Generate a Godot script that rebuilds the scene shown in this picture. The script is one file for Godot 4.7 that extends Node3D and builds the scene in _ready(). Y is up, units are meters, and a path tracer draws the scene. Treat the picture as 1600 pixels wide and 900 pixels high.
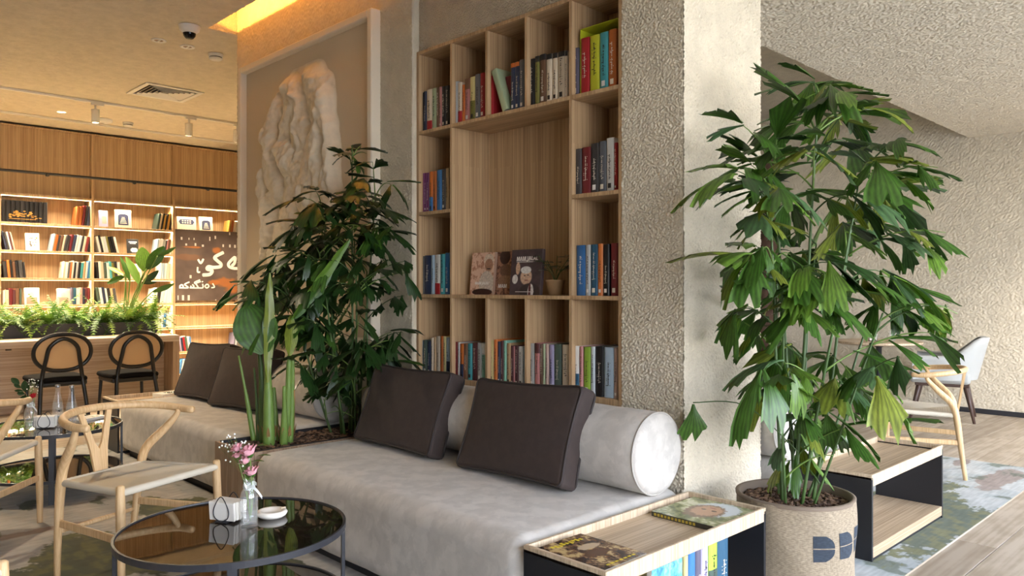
extends Node3D
# A cafe reading corner. World: x runs into the bookcase wall, y up, z = -depth along that wall.
# V(x, y, d) makes a point; the eye stands at (0, EYE, 0) and looks 44.2 degrees to the right of -z.

const F := 1207.0
const EYE := 1.28
const YAW := deg_to_rad(44.2)
var M := {}
var T := {}
var used := {}
var rng := RandomNumberGenerator.new()

func _ready():
	rng.seed = 7
	set_camera_and_light()
	make_textures()
	make_materials()
	build_shell()
	build_ceiling_fittings()
	build_wall_shelves()
	build_bookcase()
	build_relief()
	build_sofas()
	build_planter_plants()
	build_tables()
	build_chairs()
	build_counter()
	build_right_side()
	build_small_things()

func set_camera_and_light():
	var cam := Camera3D.new()
	cam.name = "camera"
	cam.fov = rad_to_deg(2.0 * atan(450.0 / F))
	cam.position = Vector3(0, EYE, 0)
	cam.rotation.y = -YAW
	cam.near = 0.05
	cam.far = 200.0
	add_child(cam)
	cam.current = true
	var env := Environment.new()
	env.background_mode = Environment.BG_SKY
	var sky := Sky.new()
	var sm := ProceduralSkyMaterial.new()
	sm.sky_top_color = Color(0.83, 0.89, 1.0)
	sm.sky_horizon_color = Color(0.97, 0.972, 0.97)
	sm.ground_horizon_color = Color(0.74, 0.74, 0.72)
	sm.ground_bottom_color = Color(0.62, 0.61, 0.58)
	sm.sky_energy_multiplier = 1.0
	sm.ground_energy_multiplier = 1.0
	sky.sky_material = sm
	env.sky = sky
	env.background_energy_multiplier = SKY_ENERGY
	env.tonemap_mode = Environment.TONE_MAPPER_LINEAR
	env.tonemap_exposure = EXPOSURE
	env.sdfgi_enabled = true
	env.ssao_enabled = true
	env.ssil_enabled = true
	var we := WorldEnvironment.new()
	we.name = "environment"
	we.environment = env
	add_child(we)

const SKY_ENERGY := 15.0
const EXPOSURE := 1.0
const WARM := Color(1.0, 0.91, 0.77)

# ---------------------------------------------------------------- pixels to places
func V(x: float, y: float, d: float) -> Vector3:
	return Vector3(x, y, -d)

func ray(px: float, py: float) -> Vector3:
	var cx := (px - 800.0) / F
	return Vector3(cos(YAW) * cx + sin(YAW), -(py - 450.0) / F, -(-sin(YAW) * cx + cos(YAW)))

func on_x(px: float, py: float, x: float) -> Vector3:
	var r := ray(px, py)
	return Vector3(0, EYE, 0) + r * (x / r.x)

func on_d(px: float, py: float, d: float) -> Vector3:
	var r := ray(px, py)
	return Vector3(0, EYE, 0) + r * (-d / r.z)

func on_y(px: float, py: float, y: float) -> Vector3:
	var r := ray(px, py)
	return Vector3(0, EYE, 0) + r * ((y - EYE) / r.y)

# ---------------------------------------------------------------- nodes
func numbered(called: String) -> String:
	var n: int = used.get(called, 0)
	used[called] = n + 1
	return called if n == 0 else "%s_%03d" % [called, n]

func thing(called: String, label: String, category: String, at := Vector3.ZERO, turn := 0.0, group := "") -> Node3D:
	var o := Node3D.new()
	o.name = numbered(called)
	add_child(o)
	o.position = at
	o.rotation.y = turn
	tag(o, label, category, group)
	return o

func tag(o: Node, label: String, category: String, group := ""):
	o.set_meta("label", label)
	o.set_meta("category", category)
	if group:
		o.set_meta("group", group)

func part(parent: Node, called: String, mesh: Mesh, m: Material, tf := Transform3D()) -> MeshInstance3D:
	var o := MeshInstance3D.new()
	o.name = called
	o.mesh = mesh
	o.material_override = m
	o.transform = tf
	o.cast_shadow = GeometryInstance3D.SHADOW_CASTING_SETTING_ON
	parent.add_child(o, true)
	return o

func struct(called: String, mesh: Mesh, m: Material, tf := Transform3D()) -> MeshInstance3D:
	var o := part(self, called, mesh, m, tf)
	o.set_meta("kind", "structure")
	return o

func one(called: String, label: String, category: String, mesh: Mesh, m: Material, tf := Transform3D(), group := "") -> MeshInstance3D:
	var o := part(self, numbered(called), mesh, m, tf)
	tag(o, label, category, group)
	return o

func at(p: Vector3, turn := 0.0, scale := Vector3.ONE) -> Transform3D:
	return Transform3D(Basis(Vector3.UP, turn).scaled_local(scale), p)

func frame_of(p: Vector3, dir: Vector3, up: Vector3, scale := Vector3.ONE) -> Transform3D:
	var z := dir.normalized()
	var x := up.cross(z)
	if x.length() < 1e-4:
		x = Vector3.RIGHT.cross(z)
	x = x.normalized()
	return Transform3D(Basis(x * scale.x, z.cross(x) * scale.y, z * scale.z), p)

# ---------------------------------------------------------------- shapes
func st_new(smooth := true) -> SurfaceTool:
	var st := SurfaceTool.new()
	st.begin(Mesh.PRIMITIVE_TRIANGLES)
	st.set_smooth_group(0 if smooth else -1)
	return st

func done(st: SurfaceTool) -> ArrayMesh:
	st.generate_normals()
	return st.commit()

func tri(st: SurfaceTool, a: Vector3, b: Vector3, c: Vector3, n: Vector3):
	if (c - a).cross(b - a).dot(n) < 0.0:
		st.add_vertex(a); st.add_vertex(c); st.add_vertex(b)
	else:
		st.add_vertex(a); st.add_vertex(b); st.add_vertex(c)

func quad(st: SurfaceTool, a: Vector3, b: Vector3, c: Vector3, d: Vector3, n: Vector3):
	tri(st, a, b, c, n)
	tri(st, a, c, d, n)

# a box with chamfered edges, 44 triangles
func add_box(st: SurfaceTool, mid: Vector3, size: Vector3, bevel := 0.002, tf := Transform3D()):
	var h := size * 0.5
	var b := minf(bevel, minf(h.x, minf(h.y, h.z)) * 0.9)
	var axes := [Vector3(1, 0, 0), Vector3(0, 1, 0), Vector3(0, 0, 1)]
	for i in 3:
		var u: Vector3 = axes[(i + 1) % 3]
		var w: Vector3 = axes[(i + 2) % 3]
		var hu: float = u.dot(h) - b
		var hw: float = w.dot(h) - b
		var hi: float = axes[i].dot(h)
		for s in [-1.0, 1.0]:
			var n: Vector3 = axes[i] * s
			var o: Vector3 = mid + n * hi
			quad(st, tf * (o - u * hu - w * hw), tf * (o + u * hu - w * hw), tf * (o + u * hu + w * hw), tf * (o - u * hu + w * hw), tf.basis * n)
		# the four edges along axis i
		var along: Vector3 = axes[i]
		var ha: float = hi - b
		for s in [-1.0, 1.0]:
			for t in [-1.0, 1.0]:
				var p: Vector3 = mid + u * (s * u.dot(h)) + w * (t * hw)
				var q: Vector3 = mid + u * (s * hu) + w * (t * w.dot(h))
				quad(st, tf * (p - along * ha), tf * (p + along * ha), tf * (q + along * ha), tf * (q - along * ha), tf.basis * (u * s + w * t))
	for sx in [-1.0, 1.0]:
		for sy in [-1.0, 1.0]:
			for sz in [-1.0, 1.0]:
				var s := Vector3(sx, sy, sz)
				var i3 := h - Vector3(b, b, b)
				tri(st, tf * (mid + s * Vector3(h.x, i3.y, i3.z)), tf * (mid + s * Vector3(i3.x, h.y, i3.z)), tf * (mid + s * Vector3(i3.x, i3.y, h.z)), tf.basis * s)

func box(mid: Vector3, size: Vector3, bevel := 0.002) -> ArrayMesh:
	var st := st_new(false)
	add_box(st, mid, size, bevel)
	return done(st)

# box from corner ranges given in (x, y, depth)
func span(x0: float, x1: float, y0: float, y1: float, d0: float, d1: float, bevel := 0.002) -> ArrayMesh:
	return box(V((x0 + x1) / 2, (y0 + y1) / 2, (d0 + d1) / 2), Vector3(absf(x1 - x0), absf(y1 - y0), absf(d1 - d0)), bevel)

func add_tube(st: SurfaceTool, pts: Array, radii, sides := 8, closed := false, squash := 1.0, squash_dir := Vector3.UP):
	var n := pts.size()
	var rings := []
	var ref := Vector3.UP
	var t0: Vector3 = (pts[1] - pts[0]).normalized()
	if absf(t0.dot(ref)) > 0.9:
		ref = Vector3.RIGHT
	var prev_x: Vector3 = (ref - t0 * ref.dot(t0)).normalized()
	for i in n:
		var a: Vector3 = pts[(i - 1 + n) % n] if closed else pts[maxi(i - 1, 0)]
		var b: Vector3 = pts[(i + 1) % n] if closed else pts[mini(i + 1, n - 1)]
		var t: Vector3 = (b - a).normalized()
		var x: Vector3 = (prev_x - t * prev_x.dot(t)).normalized()
		prev_x = x
		var y := t.cross(x)
		var r: float = radii[i] if radii is Array else radii
		var ring := []
		for k in sides:
			var ang := TAU * k / sides
			var off := (x * cos(ang) + y * sin(ang)) * r
			if squash != 1.0:
				off -= squash_dir * off.dot(squash_dir) * (1.0 - squash)
			ring.append(pts[i] + off)
		rings.append(ring)
	for i in (n if closed else n - 1):
		var p: Array = rings[i]
		var q: Array = rings[(i + 1) % n]
		var mid: Vector3 = (pts[i] + pts[(i + 1) % n]) * 0.5
		for k in sides:
			var k2 := (k + 1) % sides
			quad(st, p[k], p[k2], q[k2], q[k], (p[k] + p[k2] + q[k] + q[k2]) * 0.25 - mid)
	if not closed:
		for e in [0, n - 1]:
			var dir: Vector3 = (pts[0] - pts[1]).normalized() if e == 0 else (pts[n - 1] - pts[n - 2]).normalized()
			var r: float = radii[e] if radii is Array else radii
			var small := []
			for k in sides:
				small.append(pts[e] + (rings[e][k] - pts[e]) * 0.6 + dir * r * 0.35)
			for k in sides:
				var k2 := (k + 1) % sides
				quad(st, rings[e][k], rings[e][k2], small[k2], small[k], (rings[e][k] - pts[e]) + dir * r)
				tri(st, small[k], small[k2], pts[e] + dir * r * 0.45, dir)

func tube(pts: Array, radii, sides := 8, closed := false) -> ArrayMesh:
	var st := st_new()
	add_tube(st, pts, radii, sides, closed)
	return done(st)

func add_lathe(st: SurfaceTool, profile: Array, sides := 24, mid := Vector3.ZERO):
	for i in profile.size() - 1:
		var a: Vector2 = profile[i]
		var b: Vector2 = profile[i + 1]
		var e := b - a
		var nr := Vector2(e.y, -e.x)
		for k in sides:
			var c0 := Vector3(cos(TAU * k / sides), 0, sin(TAU * k / sides))
			var c1 := Vector3(cos(TAU * (k + 1) / sides), 0, sin(TAU * (k + 1) / sides))
			var n := (c0 + c1).normalized() * nr.x + Vector3.UP * nr.y
			var p := mid + c0 * a.x + Vector3.UP * a.y
			var q := mid + c1 * a.x + Vector3.UP * a.y
			var r := mid + c1 * b.x + Vector3.UP * b.y
			var s := mid + c0 * b.x + Vector3.UP * b.y
			if a.x > 1e-6:
				tri(st, p, q, r, n)
			if b.x > 1e-6:
				tri(st, p, r, s, n)
			elif a.x <= 1e-6:
				pass

# profile runs from the bottom up along the outside, so that normals point out
func lathe(profile: Array, sides := 24, mid := Vector3.ZERO, smooth := true) -> ArrayMesh:
	var st := st_new(smooth)
	add_lathe(st, profile, sides, mid)
	return done(st)

# a sheet p(u, v) with uv, front towards du x dv turned by flip
func sheet(nu: int, nv: int, f: Callable, smooth := true) -> ArrayMesh:
	var st := st_new(smooth)
	add_sheet(st, nu, nv, f)
	return done(st)

func add_sheet(st: SurfaceTool, nu: int, nv: int, f: Callable):
	var g := []
	for j in nv + 1:
		var row := []
		for i in nu + 1:
			row.append(f.call(float(i) / nu, float(j) / nv))
		g.append(row)
	for j in nv:
		for i in nu:
			var a: Vector3 = g[j][i]
			var b: Vector3 = g[j][i + 1]
			var c: Vector3 = g[j + 1][i + 1]
			var d: Vector3 = g[j + 1][i]
			var ua := Vector2(float(i) / nu, 1.0 - float(j) / nv)
			var uc := Vector2(float(i + 1) / nu, 1.0 - float(j + 1) / nv)
			for k in [[a, ua], [c, uc], [b, Vector2(uc.x, ua.y)], [a, ua], [d, Vector2(ua.x, uc.y)], [c, uc]]:
				st.set_uv(k[1])
				st.add_vertex(k[0])

# a soft box: rounded edges of radius r, subdivided, with an optional displacement p -> p
func soft_box(size: Vector3, r: float, sub := Vector3i(4, 4, 4), bend = null) -> ArrayMesh:
	var st := st_new()
	var h := size * 0.5
	var stops := []
	for i in 3:
		var a: float = h[i]
		var s := []
		for q in [0.0, 0.3, 0.6, 0.85]:
			s.append(-a + r * (1.0 - tan((1.0 - q) * PI / 4)))
		var n: int = sub[i]
		for k in n + 1:
			s.append(lerpf(-a + r, a - r, float(k) / n))
		for q in [0.85, 0.6, 0.3, 0.0]:
			s.append(a - r * (1.0 - tan((1.0 - q) * PI / 4)))
		stops.append(s)
	for i in 3:
		var u := (i + 1) % 3
		var w := (i + 2) % 3
		for s in [-1.0, 1.0]:
			var g := []
			for b in stops[w]:
				var row := []
				for a in stops[u]:
					var p := Vector3.ZERO
					p[i] = h[i] * s
					p[u] = a
					p[w] = b
					var inner := p.clamp(-(h - Vector3.ONE * r), h - Vector3.ONE * r)
					p = inner + (p - inner).normalized() * r
					row.append(bend.call(p) if bend != null else p)
				g.append(row)
			var n := Vector3.ZERO
			n[i] = s
			for y in g.size() - 1:
				for x in g[0].size() - 1:
					var a: Vector3 = g[y][x]
					var c: Vector3 = g[y + 1][x + 1]
					if s > 0:
						for k in [a, c, g[y][x + 1], a, g[y + 1][x], c]:
							st.add_vertex(k)
					else:
						for k in [a, g[y][x + 1], c, a, c, g[y + 1][x]]:
							st.add_vertex(k)
	return done(st)

func arc(mid: Vector3, u: Vector3, w: Vector3, a0: float, a1: float, n: int) -> Array:
	var out := []
	for i in n + 1:
		var a := lerpf(a0, a1, float(i) / n)
		out.append(mid + u * cos(a) + w * sin(a))
	return out

func curve(ctrl: Array, n: int) -> Array:
	# Catmull-Rom through the control points
	var out := []
	for i in ctrl.size() - 1:
		var p0: Vector3 = ctrl[maxi(i - 1, 0)]
		var p1: Vector3 = ctrl[i]
		var p2: Vector3 = ctrl[i + 1]
		var p3: Vector3 = ctrl[mini(i + 2, ctrl.size() - 1)]
		for k in n:
			out.append(p1.cubic_interpolate(p2, p0, p3, float(k) / n))
	out.append(ctrl[-1])
	return out

# ---------------------------------------------------------------- textures and materials
func noise_image(seed_: int, freq: float, w: int, h: int, octaves := 3, type := FastNoiseLite.TYPE_SIMPLEX_SMOOTH, warp := 0.0) -> Image:
	var n := FastNoiseLite.new()
	n.seed = seed_
	n.noise_type = type
	n.frequency = freq
	n.fractal_octaves = octaves
	if warp > 0.0:
		n.domain_warp_enabled = true
		n.domain_warp_amplitude = warp
		n.domain_warp_frequency = freq
	return n.get_seamless_image(w, h)

func blend_image(w: int, h: int, layers: Array, f: Callable) -> ImageTexture:
	# layers: L8 images of w x h; f(values 0..1, x, y) -> Color
	var data := []
	for l in layers:
		if l.get_format() != Image.FORMAT_L8:
			l.convert(Image.FORMAT_L8)
		data.append(l.get_data())
	var out := PackedByteArray()
	out.resize(w * h * 3)
	var vals := []
	vals.resize(layers.size())
	for i in w * h:
		for k in data.size():
			vals[k] = data[k][i] / 255.0
		var c: Color = f.call(vals, i % w, i / w)
		out[i * 3] = int(clampf(c.r, 0, 1) * 255)
		out[i * 3 + 1] = int(clampf(c.g, 0, 1) * 255)
		out[i * 3 + 2] = int(clampf(c.b, 0, 1) * 255)
	return ImageTexture.create_from_image(Image.create_from_data(w, h, false, Image.FORMAT_RGB8, out))

func streaks(seed_: int, freq: float, side: int, rows: int) -> Image:
	# long fibres along v
	var im := noise_image(seed_, freq, side, rows, 3)
	im.resize(side, side, Image.INTERPOLATE_CUBIC)
	return im

func rgb8(r: int, g: int, b: int) -> Color:
	return Color(r / 255.0, g / 255.0, b / 255.0)

func make_textures():
	# stucco relief: pebbly blobs with finer grain
	var a := noise_image(3, 0.055, 1024, 1024, 2, FastNoiseLite.TYPE_SIMPLEX_SMOOTH, 14.0)
	var b := noise_image(4, 0.16, 1024, 1024, 2)
	T.stucco = blend_image(1024, 1024, [a, b], func(v, _x, _y):
		var h: float = smoothstep(0.25, 0.75, v[0]) * 0.8 + v[1] * 0.2
		return Color(h, h, h))
	var big := noise_image(9, 0.012, 512, 512, 4)
	T.stucco_tone = blend_image(512, 512, [big, noise_image(10, 0.2, 512, 512, 2)], func(v, _x, _y):
		var k: float = 0.93 + 0.07 * v[0] - 0.05 * smoothstep(0.62, 0.8, v[1])
		return Color(k, k * 0.995, k * 0.985))
	# oak veneer with straight fine grain along v
	var g1 := streaks(21, 0.05, 512, 6)
	var g2 := streaks(22, 0.22, 512, 10)
	var g3 := streaks(23, 0.012, 512, 3)
	T.wood = blend_image(512, 512, [g1, g2, g3], func(v, _x, _y):
		var k: float = 0.45 * v[0] + 0.35 * v[1] + 0.2 * v[2]
		return Color(0.83, 0.80, 0.77).lerp(Color(1, 1, 1), smoothstep(0.25, 0.7, k)))
	# the same veneer laid on its side
	var side: Image = T.wood.get_image().duplicate()
	side.rotate_90(CLOCKWISE)
	T.wood_x = ImageTexture.create_from_image(side)
	# pale ash: wavy grain
	T.ash = blend_image(512, 512, [streaks(31, 0.03, 512, 12), streaks(32, 0.16, 512, 24)], func(v, _x, _y):
		var k: float = 0.6 * v[0] + 0.4 * v[1]
		return Color(0.93, 0.90, 0.86).lerp(Color(1, 1, 1), smoothstep(0.3, 0.65, k)))
	# floor planks: greyed oak
	T.floor = blend_image(512, 512, [streaks(41, 0.03, 512, 20), noise_image(42, 0.01, 512, 512, 4)], func(v, _x, _y):
		var k: float = 0.5 * v[0] + 0.5 * v[1]
		return Color(0.86, 0.84, 0.81).lerp(Color(1, 1, 1), smoothstep(0.25, 0.75, k)))
	var laid: Image = T.floor.get_image().duplicate()
	laid.rotate_90(CLOCKWISE)
	T.floor = ImageTexture.create_from_image(laid)
	# brushed velvet nap: strokes of lighter and darker pile
	T.velvet = blend_image(512, 512, [noise_image(51, 0.012, 512, 512, 4, FastNoiseLite.TYPE_SIMPLEX_SMOOTH, 60.0), noise_image(52, 0.02, 512, 512, 3, FastNoiseLite.TYPE_SIMPLEX_SMOOTH, 40.0)], func(v, _x, _y):
		var k: float = 0.93 + 0.06 * smoothstep(0.34, 0.66, v[0]) + 0.07 * (v[1] - 0.5)
		return Color(k, k, k))
	T.pile = blend_image(256, 256, [noise_image(53, 0.3, 256, 256, 2)], func(v, _x, _y): return Color(v[0], v[0], v[0]))
	# woven cloth relief
	T.weave = blend_image(256, 256, [noise_image(61, 0.05, 256, 256, 2)], func(v, x, y):
		var k: float = 0.5 + 0.25 * sin(x * TAU / 8.0) * (1.0 if (y / 4) % 2 == 0 else -1.0) + 0.25 * (v[0] - 0.5)
		return Color(k, k, k))
	var slubs := streaks(63, 0.35, 512, 40)
	slubs.rotate_90(CLOCKWISE)
	T.burlap = blend_image(512, 512, [slubs, noise_image(64, 0.03, 512, 512, 3)], func(v, x, y):
		var weft: float = 0.5 + 0.5 * sin(y * TAU / 7.0 + 2.0 * v[1])
		var warp: float = 0.5 + 0.5 * sin(x * TAU / 7.0)
		var k: float = 0.66 + 0.12 * weft + 0.08 * warp + 0.34 * (v[0] - 0.5) + 0.14 * (v[1] - 0.5)
		return Color(k, k * 0.985, k * 0.96))
	# cane webbing
	T.cane = blend_image(256, 256, [noise_image(65, 0.05, 256, 256, 2)], func(v, x, y):
		var hole: bool = (x % 16) < 6 and (y % 16) < 6
		var k: float = 0.62 if hole else 0.95 + 0.1 * (v[0] - 0.5)
		return Color(k, k * (0.9 if hole else 1.0), k * (0.78 if hole else 1.0)))
	T.soil = blend_image(256, 256, [noise_image(66, 0.11, 256, 256, 3), noise_image(67, 0.3, 256, 256, 2)], func(v, _x, _y):
		return Color(0.35, 0.30, 0.27).lerp(Color(1, 1, 1), smoothstep(0.3, 0.8, v[0] * 0.6 + v[1] * 0.4)))
	# leaf ribs
	T.leaf = blend_image(128, 128, [noise_image(68, 0.05, 128, 128, 3)], func(v, x, _y):
		var k: float = 0.82 + 0.12 * sin(x * TAU / 16.0) + 0.2 * (v[0] - 0.5)
		return Color(k, k, k))
	# rugs: dyed patches at their places, given as [x, depth, half width, half depth] on the rug's rectangle
	T.rug_left = rug_image(71, 0.6, Rect2(-0.9, 1.2, 2.9, 5.7), [[1.15, 3.95, 0.42, 0.40], [1.72, 4.45, 0.20, 0.50], [0.75, 4.75, 0.16, 0.12], [0.6, 3.2, 0.3, 0.2], [1.0, 6.2, 0.6, 0.3], [1.72, 3.25, 0.10, 0.12], [0.2, 5.2, 0.4, 0.4], [1.3, 2.2, 0.4, 0.25]], [[0.9, 4.62, 0.5, 0.05], [1.6, 5.6, 0.3, 0.08]])
	T.rug_right = rug_image(72, 0.0, Rect2(3.3, 1.235, 3.1, 3.165), [[4.55, 1.42, 0.62, 0.24], [5.15, 1.68, 0.42, 0.22], [4.2, 2.6, 0.7, 0.4], [5.6, 3.4, 0.5, 0.4]], [[5.85, 1.42, 0.42, 0.10], [6.25, 1.75, 0.2, 0.05], [4.6, 3.2, 0.7, 0.1]])

func rug_image(seed_: int, warm: float, area: Rect2, greens: Array, browns: Array) -> ImageTexture:
	var n1 := noise_image(seed_, 0.014, 512, 512, 5, FastNoiseLite.TYPE_SIMPLEX_SMOOTH, 20.0)
	var n3 := noise_image(seed_ + 90, 0.05, 512, 512, 4)
	var st := streaks(seed_ + 30, 0.25, 512, 60)
	st.rotate_90(CLOCKWISE)
	var pale := rgb8(196, 200, 200).lerp(rgb8(196, 186, 174), warm)
	var grey := rgb8(172, 180, 182).lerp(rgb8(172, 166, 160), warm)
	var green := rgb8(104, 114, 100).lerp(rgb8(72, 74, 56), warm)
	var moss := rgb8(122, 124, 92).lerp(rgb8(98, 94, 62), warm)
	var brown := rgb8(150, 134, 126).lerp(rgb8(150, 128, 112), warm)
	return blend_image(512, 512, [n1, n3, st], func(v, x, y):
		var p := Vector2(area.position.x + area.size.x * x / 512.0, area.position.y + area.size.y * (1.0 - y / 512.0))
		var rough: float = 1.1 * (v[0] - 0.5) + 0.5 * (v[1] - 0.5) + 0.3 * (v[2] - 0.5)
		var g := -1.0
		for e in greens:
			g = maxf(g, 1.0 - Vector2((p.x - e[0]) / e[2], (p.y - e[1]) / e[3]).length())
		var b := -1.0
		for e in browns:
			b = maxf(b, 1.0 - Vector2((p.x - e[0]) / e[2], (p.y - e[1]) / e[3]).length())
		var c: Color = pale.lerp(grey, smoothstep(0.35, 0.7, v[0] * 0.6 + v[1] * 0.4))
		c = c.lerp(brown, 0.8 * smoothstep(0.0, 0.15, b + rough * 0.8))
		c = c.lerp(green, 0.7 * smoothstep(0.72, 0.80, v[0] + 0.3 * (v[1] - 0.5)))
		c = c.lerp(green.lerp(moss, smoothstep(0.4, 0.7, v[1])), 0.94 * smoothstep(0.0, 0.10, g + rough))
		var k: float = 0.93 + 0.16 * (v[2] - 0.5) + 0.12 * (v[1] - 0.5)
		return Color(c.r * k, c.g * k, c.b * k))

func mat(key: String, color: Color, rough := 0.6, opt := {}) -> StandardMaterial3D:
	var m := StandardMaterial3D.new()
	m.resource_name = key
	m.albedo_color = color
	m.roughness = rough
	m.metallic = opt.get("metal", 0.0)
	m.metallic_specular = opt.get("spec", 0.5)
	if opt.has("tex"):
		m.albedo_texture = opt.tex
	if opt.has("relief"):
		m.heightmap_enabled = true
		m.heightmap_texture = opt.relief
		m.heightmap_scale = opt.get("depth", 0.3)
	if opt.has("tri"):
		m.uv1_triplanar = true
		m.uv1_world_triplanar = opt.get("world", true)
		m.uv1_triplanar_sharpness = 8.0
		m.uv1_scale = opt.tri if opt.tri is Vector3 else Vector3.ONE * opt.tri
	if opt.has("uv"):
		m.uv1_scale = opt.uv
	if opt.has("rim"):
		m.rim_enabled = true
		m.rim = opt.rim
		m.rim_tint = opt.get("rim_tint", 0.5)
	if opt.has("glow"):
		m.emission_enabled = true
		m.emission = opt.glow
		m.emission_energy_multiplier = opt.get("power", 1.0)
	if opt.has("alpha"):
		m.transparency = BaseMaterial3D.TRANSPARENCY_ALPHA
		m.albedo_color.a = opt.alpha
	if opt.has("back"):
		m.backlight_enabled = true
		m.backlight = opt.back
	if opt.has("solid_glass"):
		m.refraction_enabled = true
		m.refraction_scale = opt.solid_glass
		m.albedo_color.a = 0.02
		m.transparency = BaseMaterial3D.TRANSPARENCY_ALPHA
	if opt.has("two"):
		m.cull_mode = BaseMaterial3D.CULL_DISABLED
	M[key] = m
	return m

func plain(c: Color, rough := 0.6) -> StandardMaterial3D:
	var key := "paint_%s_%d" % [c.to_html(false), int(rough * 100)]
	if not M.has(key):
		mat(key, c, rough)
	return M[key]

func make_materials():
	mat("stucco_base", rgb8(222, 211, 190), 0.95, {"tex": T.stucco_tone, "tri": 1.1})
	mat("stucco", rgb8(222, 211, 190), 0.9, {"tex": T.stucco_tone, "relief": T.stucco, "depth": 1.3, "tri": 1.1})
	mat("stucco_fine", rgb8(222, 211, 190), 0.9, {"tex": T.stucco_tone, "relief": T.stucco, "depth": 0.9, "tri": 1.5})
	mat("concrete", rgb8(188, 184, 176), 0.9)
	mat("oak", rgb8(204, 172, 132), 0.5, {"tex": T.wood, "tri": Vector3(1.6, 1.0, 1.6)})
	mat("oak_pale", rgb8(214, 194, 166), 0.5, {"tex": T.wood, "tri": Vector3(2.2, 2.2, 2.2)})
	mat("oak_grey", rgb8(168, 144, 122), 0.5, {"tex": T.wood, "tri": Vector3(2.4, 2.4, 2.4)})
	# the grain of this one lies along x: the texture is laid on its side
	mat("desk_front", rgb8(188, 170, 152), 0.55, {"tex": T.wood_x, "tri": Vector3(0.9, 1.6, 1.6)})
	mat("oak_along", rgb8(206, 184, 154), 0.45, {"tex": T.wood_x, "tri": Vector3(1.2, 2.0, 2.6)})
	mat("ash", rgb8(222, 188, 142), 0.45, {"tex": T.ash, "tri": 4.0, "world": false})
	mat("cord", rgb8(214, 204, 184), 0.85, {"relief": T.pile, "depth": 0.05, "tri": 20.0, "world": false})
	mat("plank_a", rgb8(176, 163, 146), 0.5, {"tex": T.floor, "tri": Vector3(0.5, 1.0, 1.6)})
	mat("plank_b", rgb8(167, 154, 138), 0.5, {"tex": T.floor, "tri": Vector3(0.4, 1.0, 1.3)})
	mat("plank_c", rgb8(184, 171, 154), 0.5, {"tex": T.floor, "tri": Vector3(0.6, 1.0, 1.5)})
	mat("subfloor", rgb8(110, 102, 94), 0.8)
	mat("sofa_velvet", rgb8(204, 198, 190), 0.75, {"tex": T.velvet, "relief": T.pile, "depth": 0.02, "tri": 1.3, "rim": 0.35})
	mat("cushion_velvet", rgb8(60, 48, 44), 0.8, {"tex": T.velvet, "relief": T.pile, "depth": 0.02, "tri": 2.4, "world": false, "rim": 0.25})
	mat("piping", rgb8(48, 40, 38), 0.7)
	mat("sofa_piping", rgb8(176, 170, 162), 0.8)
	mat("black_metal", rgb8(44, 45, 50), 0.4, {"spec": 0.5})
	mat("black_panel", rgb8(27, 28, 33), 0.45)
	mat("black_lacquer", rgb8(20, 19, 19), 0.3)
	mat("black_leather", rgb8(20, 18, 18), 0.9, {"spec": 0.15})
	mat("trough", rgb8(52, 54, 60), 0.6)
	mat("smoked_glass", rgb8(38, 28, 20), 0.02, {"alpha": 0.82, "spec": 0.75})
	mat("pane", rgb8(240, 246, 246), 0.02, {"alpha": 0.04})
	mat("clear_glass", rgb8(245, 250, 250), 0.02, {"alpha": 0.06, "spec": 0.6})
	mat("water", rgb8(235, 245, 248), 0.02, {"alpha": 0.10})
	mat("plaster", rgb8(236, 222, 200), 0.85, {"tex": T.stucco_tone, "tri": 2.0})
	mat("canvas", rgb8(212, 194, 168), 0.9, {"relief": T.weave, "depth": 0.03, "tri": 3.0})
	mat("frame_white", rgb8(232, 220, 200), 0.7)
	mat("white_plastic", rgb8(236, 232, 224), 0.4)
	mat("dark_plastic", rgb8(16, 16, 18), 0.2)
	mat("steel", rgb8(170, 170, 172), 0.35, {"metal": 0.9})
	mat("soil", rgb8(86, 66, 52), 0.95, {"tex": T.soil, "relief": T.soil, "depth": 1.0, "tri": 5.0})
	mat("bark", rgb8(78, 56, 42), 0.9)
	mat("bark_pale", rgb8(120, 92, 70), 0.9)
	mat("burlap", rgb8(196, 180, 156), 0.95, {"tex": T.burlap, "relief": T.burlap, "depth": 0.15, "uv": Vector3(5, 1.6, 1)})
	mat("logo_ink", rgb8(66, 78, 94), 0.9, {"tex": T.burlap, "tri": 4.0})
	mat("pot_rim", rgb8(120, 104, 88), 0.8)
	mat("cane", rgb8(212, 172, 122), 0.7, {"tex": T.cane, "uv": Vector3(5, 3.4, 1)})
	mat("armchair_cloth", rgb8(172, 174, 172), 0.85, {"relief": T.weave, "depth": 0.02, "tri": 6.0})
	mat("dark_wood", rgb8(74, 54, 46), 0.45)
	mat("paper", rgb8(232, 226, 212), 0.9)
	mat("white_paper", rgb8(236, 232, 224), 0.9)
	mat("ceramic", rgb8(236, 230, 220), 0.25)
	mat("ribbon", rgb8(232, 236, 232), 0.6, {"two": true, "back": rgb8(120, 124, 120)})
	mat("pink_petal", rgb8(232, 172, 182), 0.6, {"two": true, "back": rgb8(120, 60, 70)})
	mat("red_petal", rgb8(176, 22, 34), 0.6, {"two": true, "back": rgb8(80, 6, 10)})
	mat("white_petal", rgb8(242, 242, 236), 0.6)
	var g := {"leaf_dark": rgb8(44, 76, 32), "leaf_mid": rgb8(76, 116, 42), "leaf_light": rgb8(112, 150, 54), "leaf_yellow": rgb8(146, 160, 62), "leaf_blue": rgb8(92, 126, 80)}
	for k in g:
		mat(k, g[k], 0.38, {"tex": T.leaf, "two": true, "back": g[k] * 0.8, "uv": Vector3(1, 1, 1)})
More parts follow.
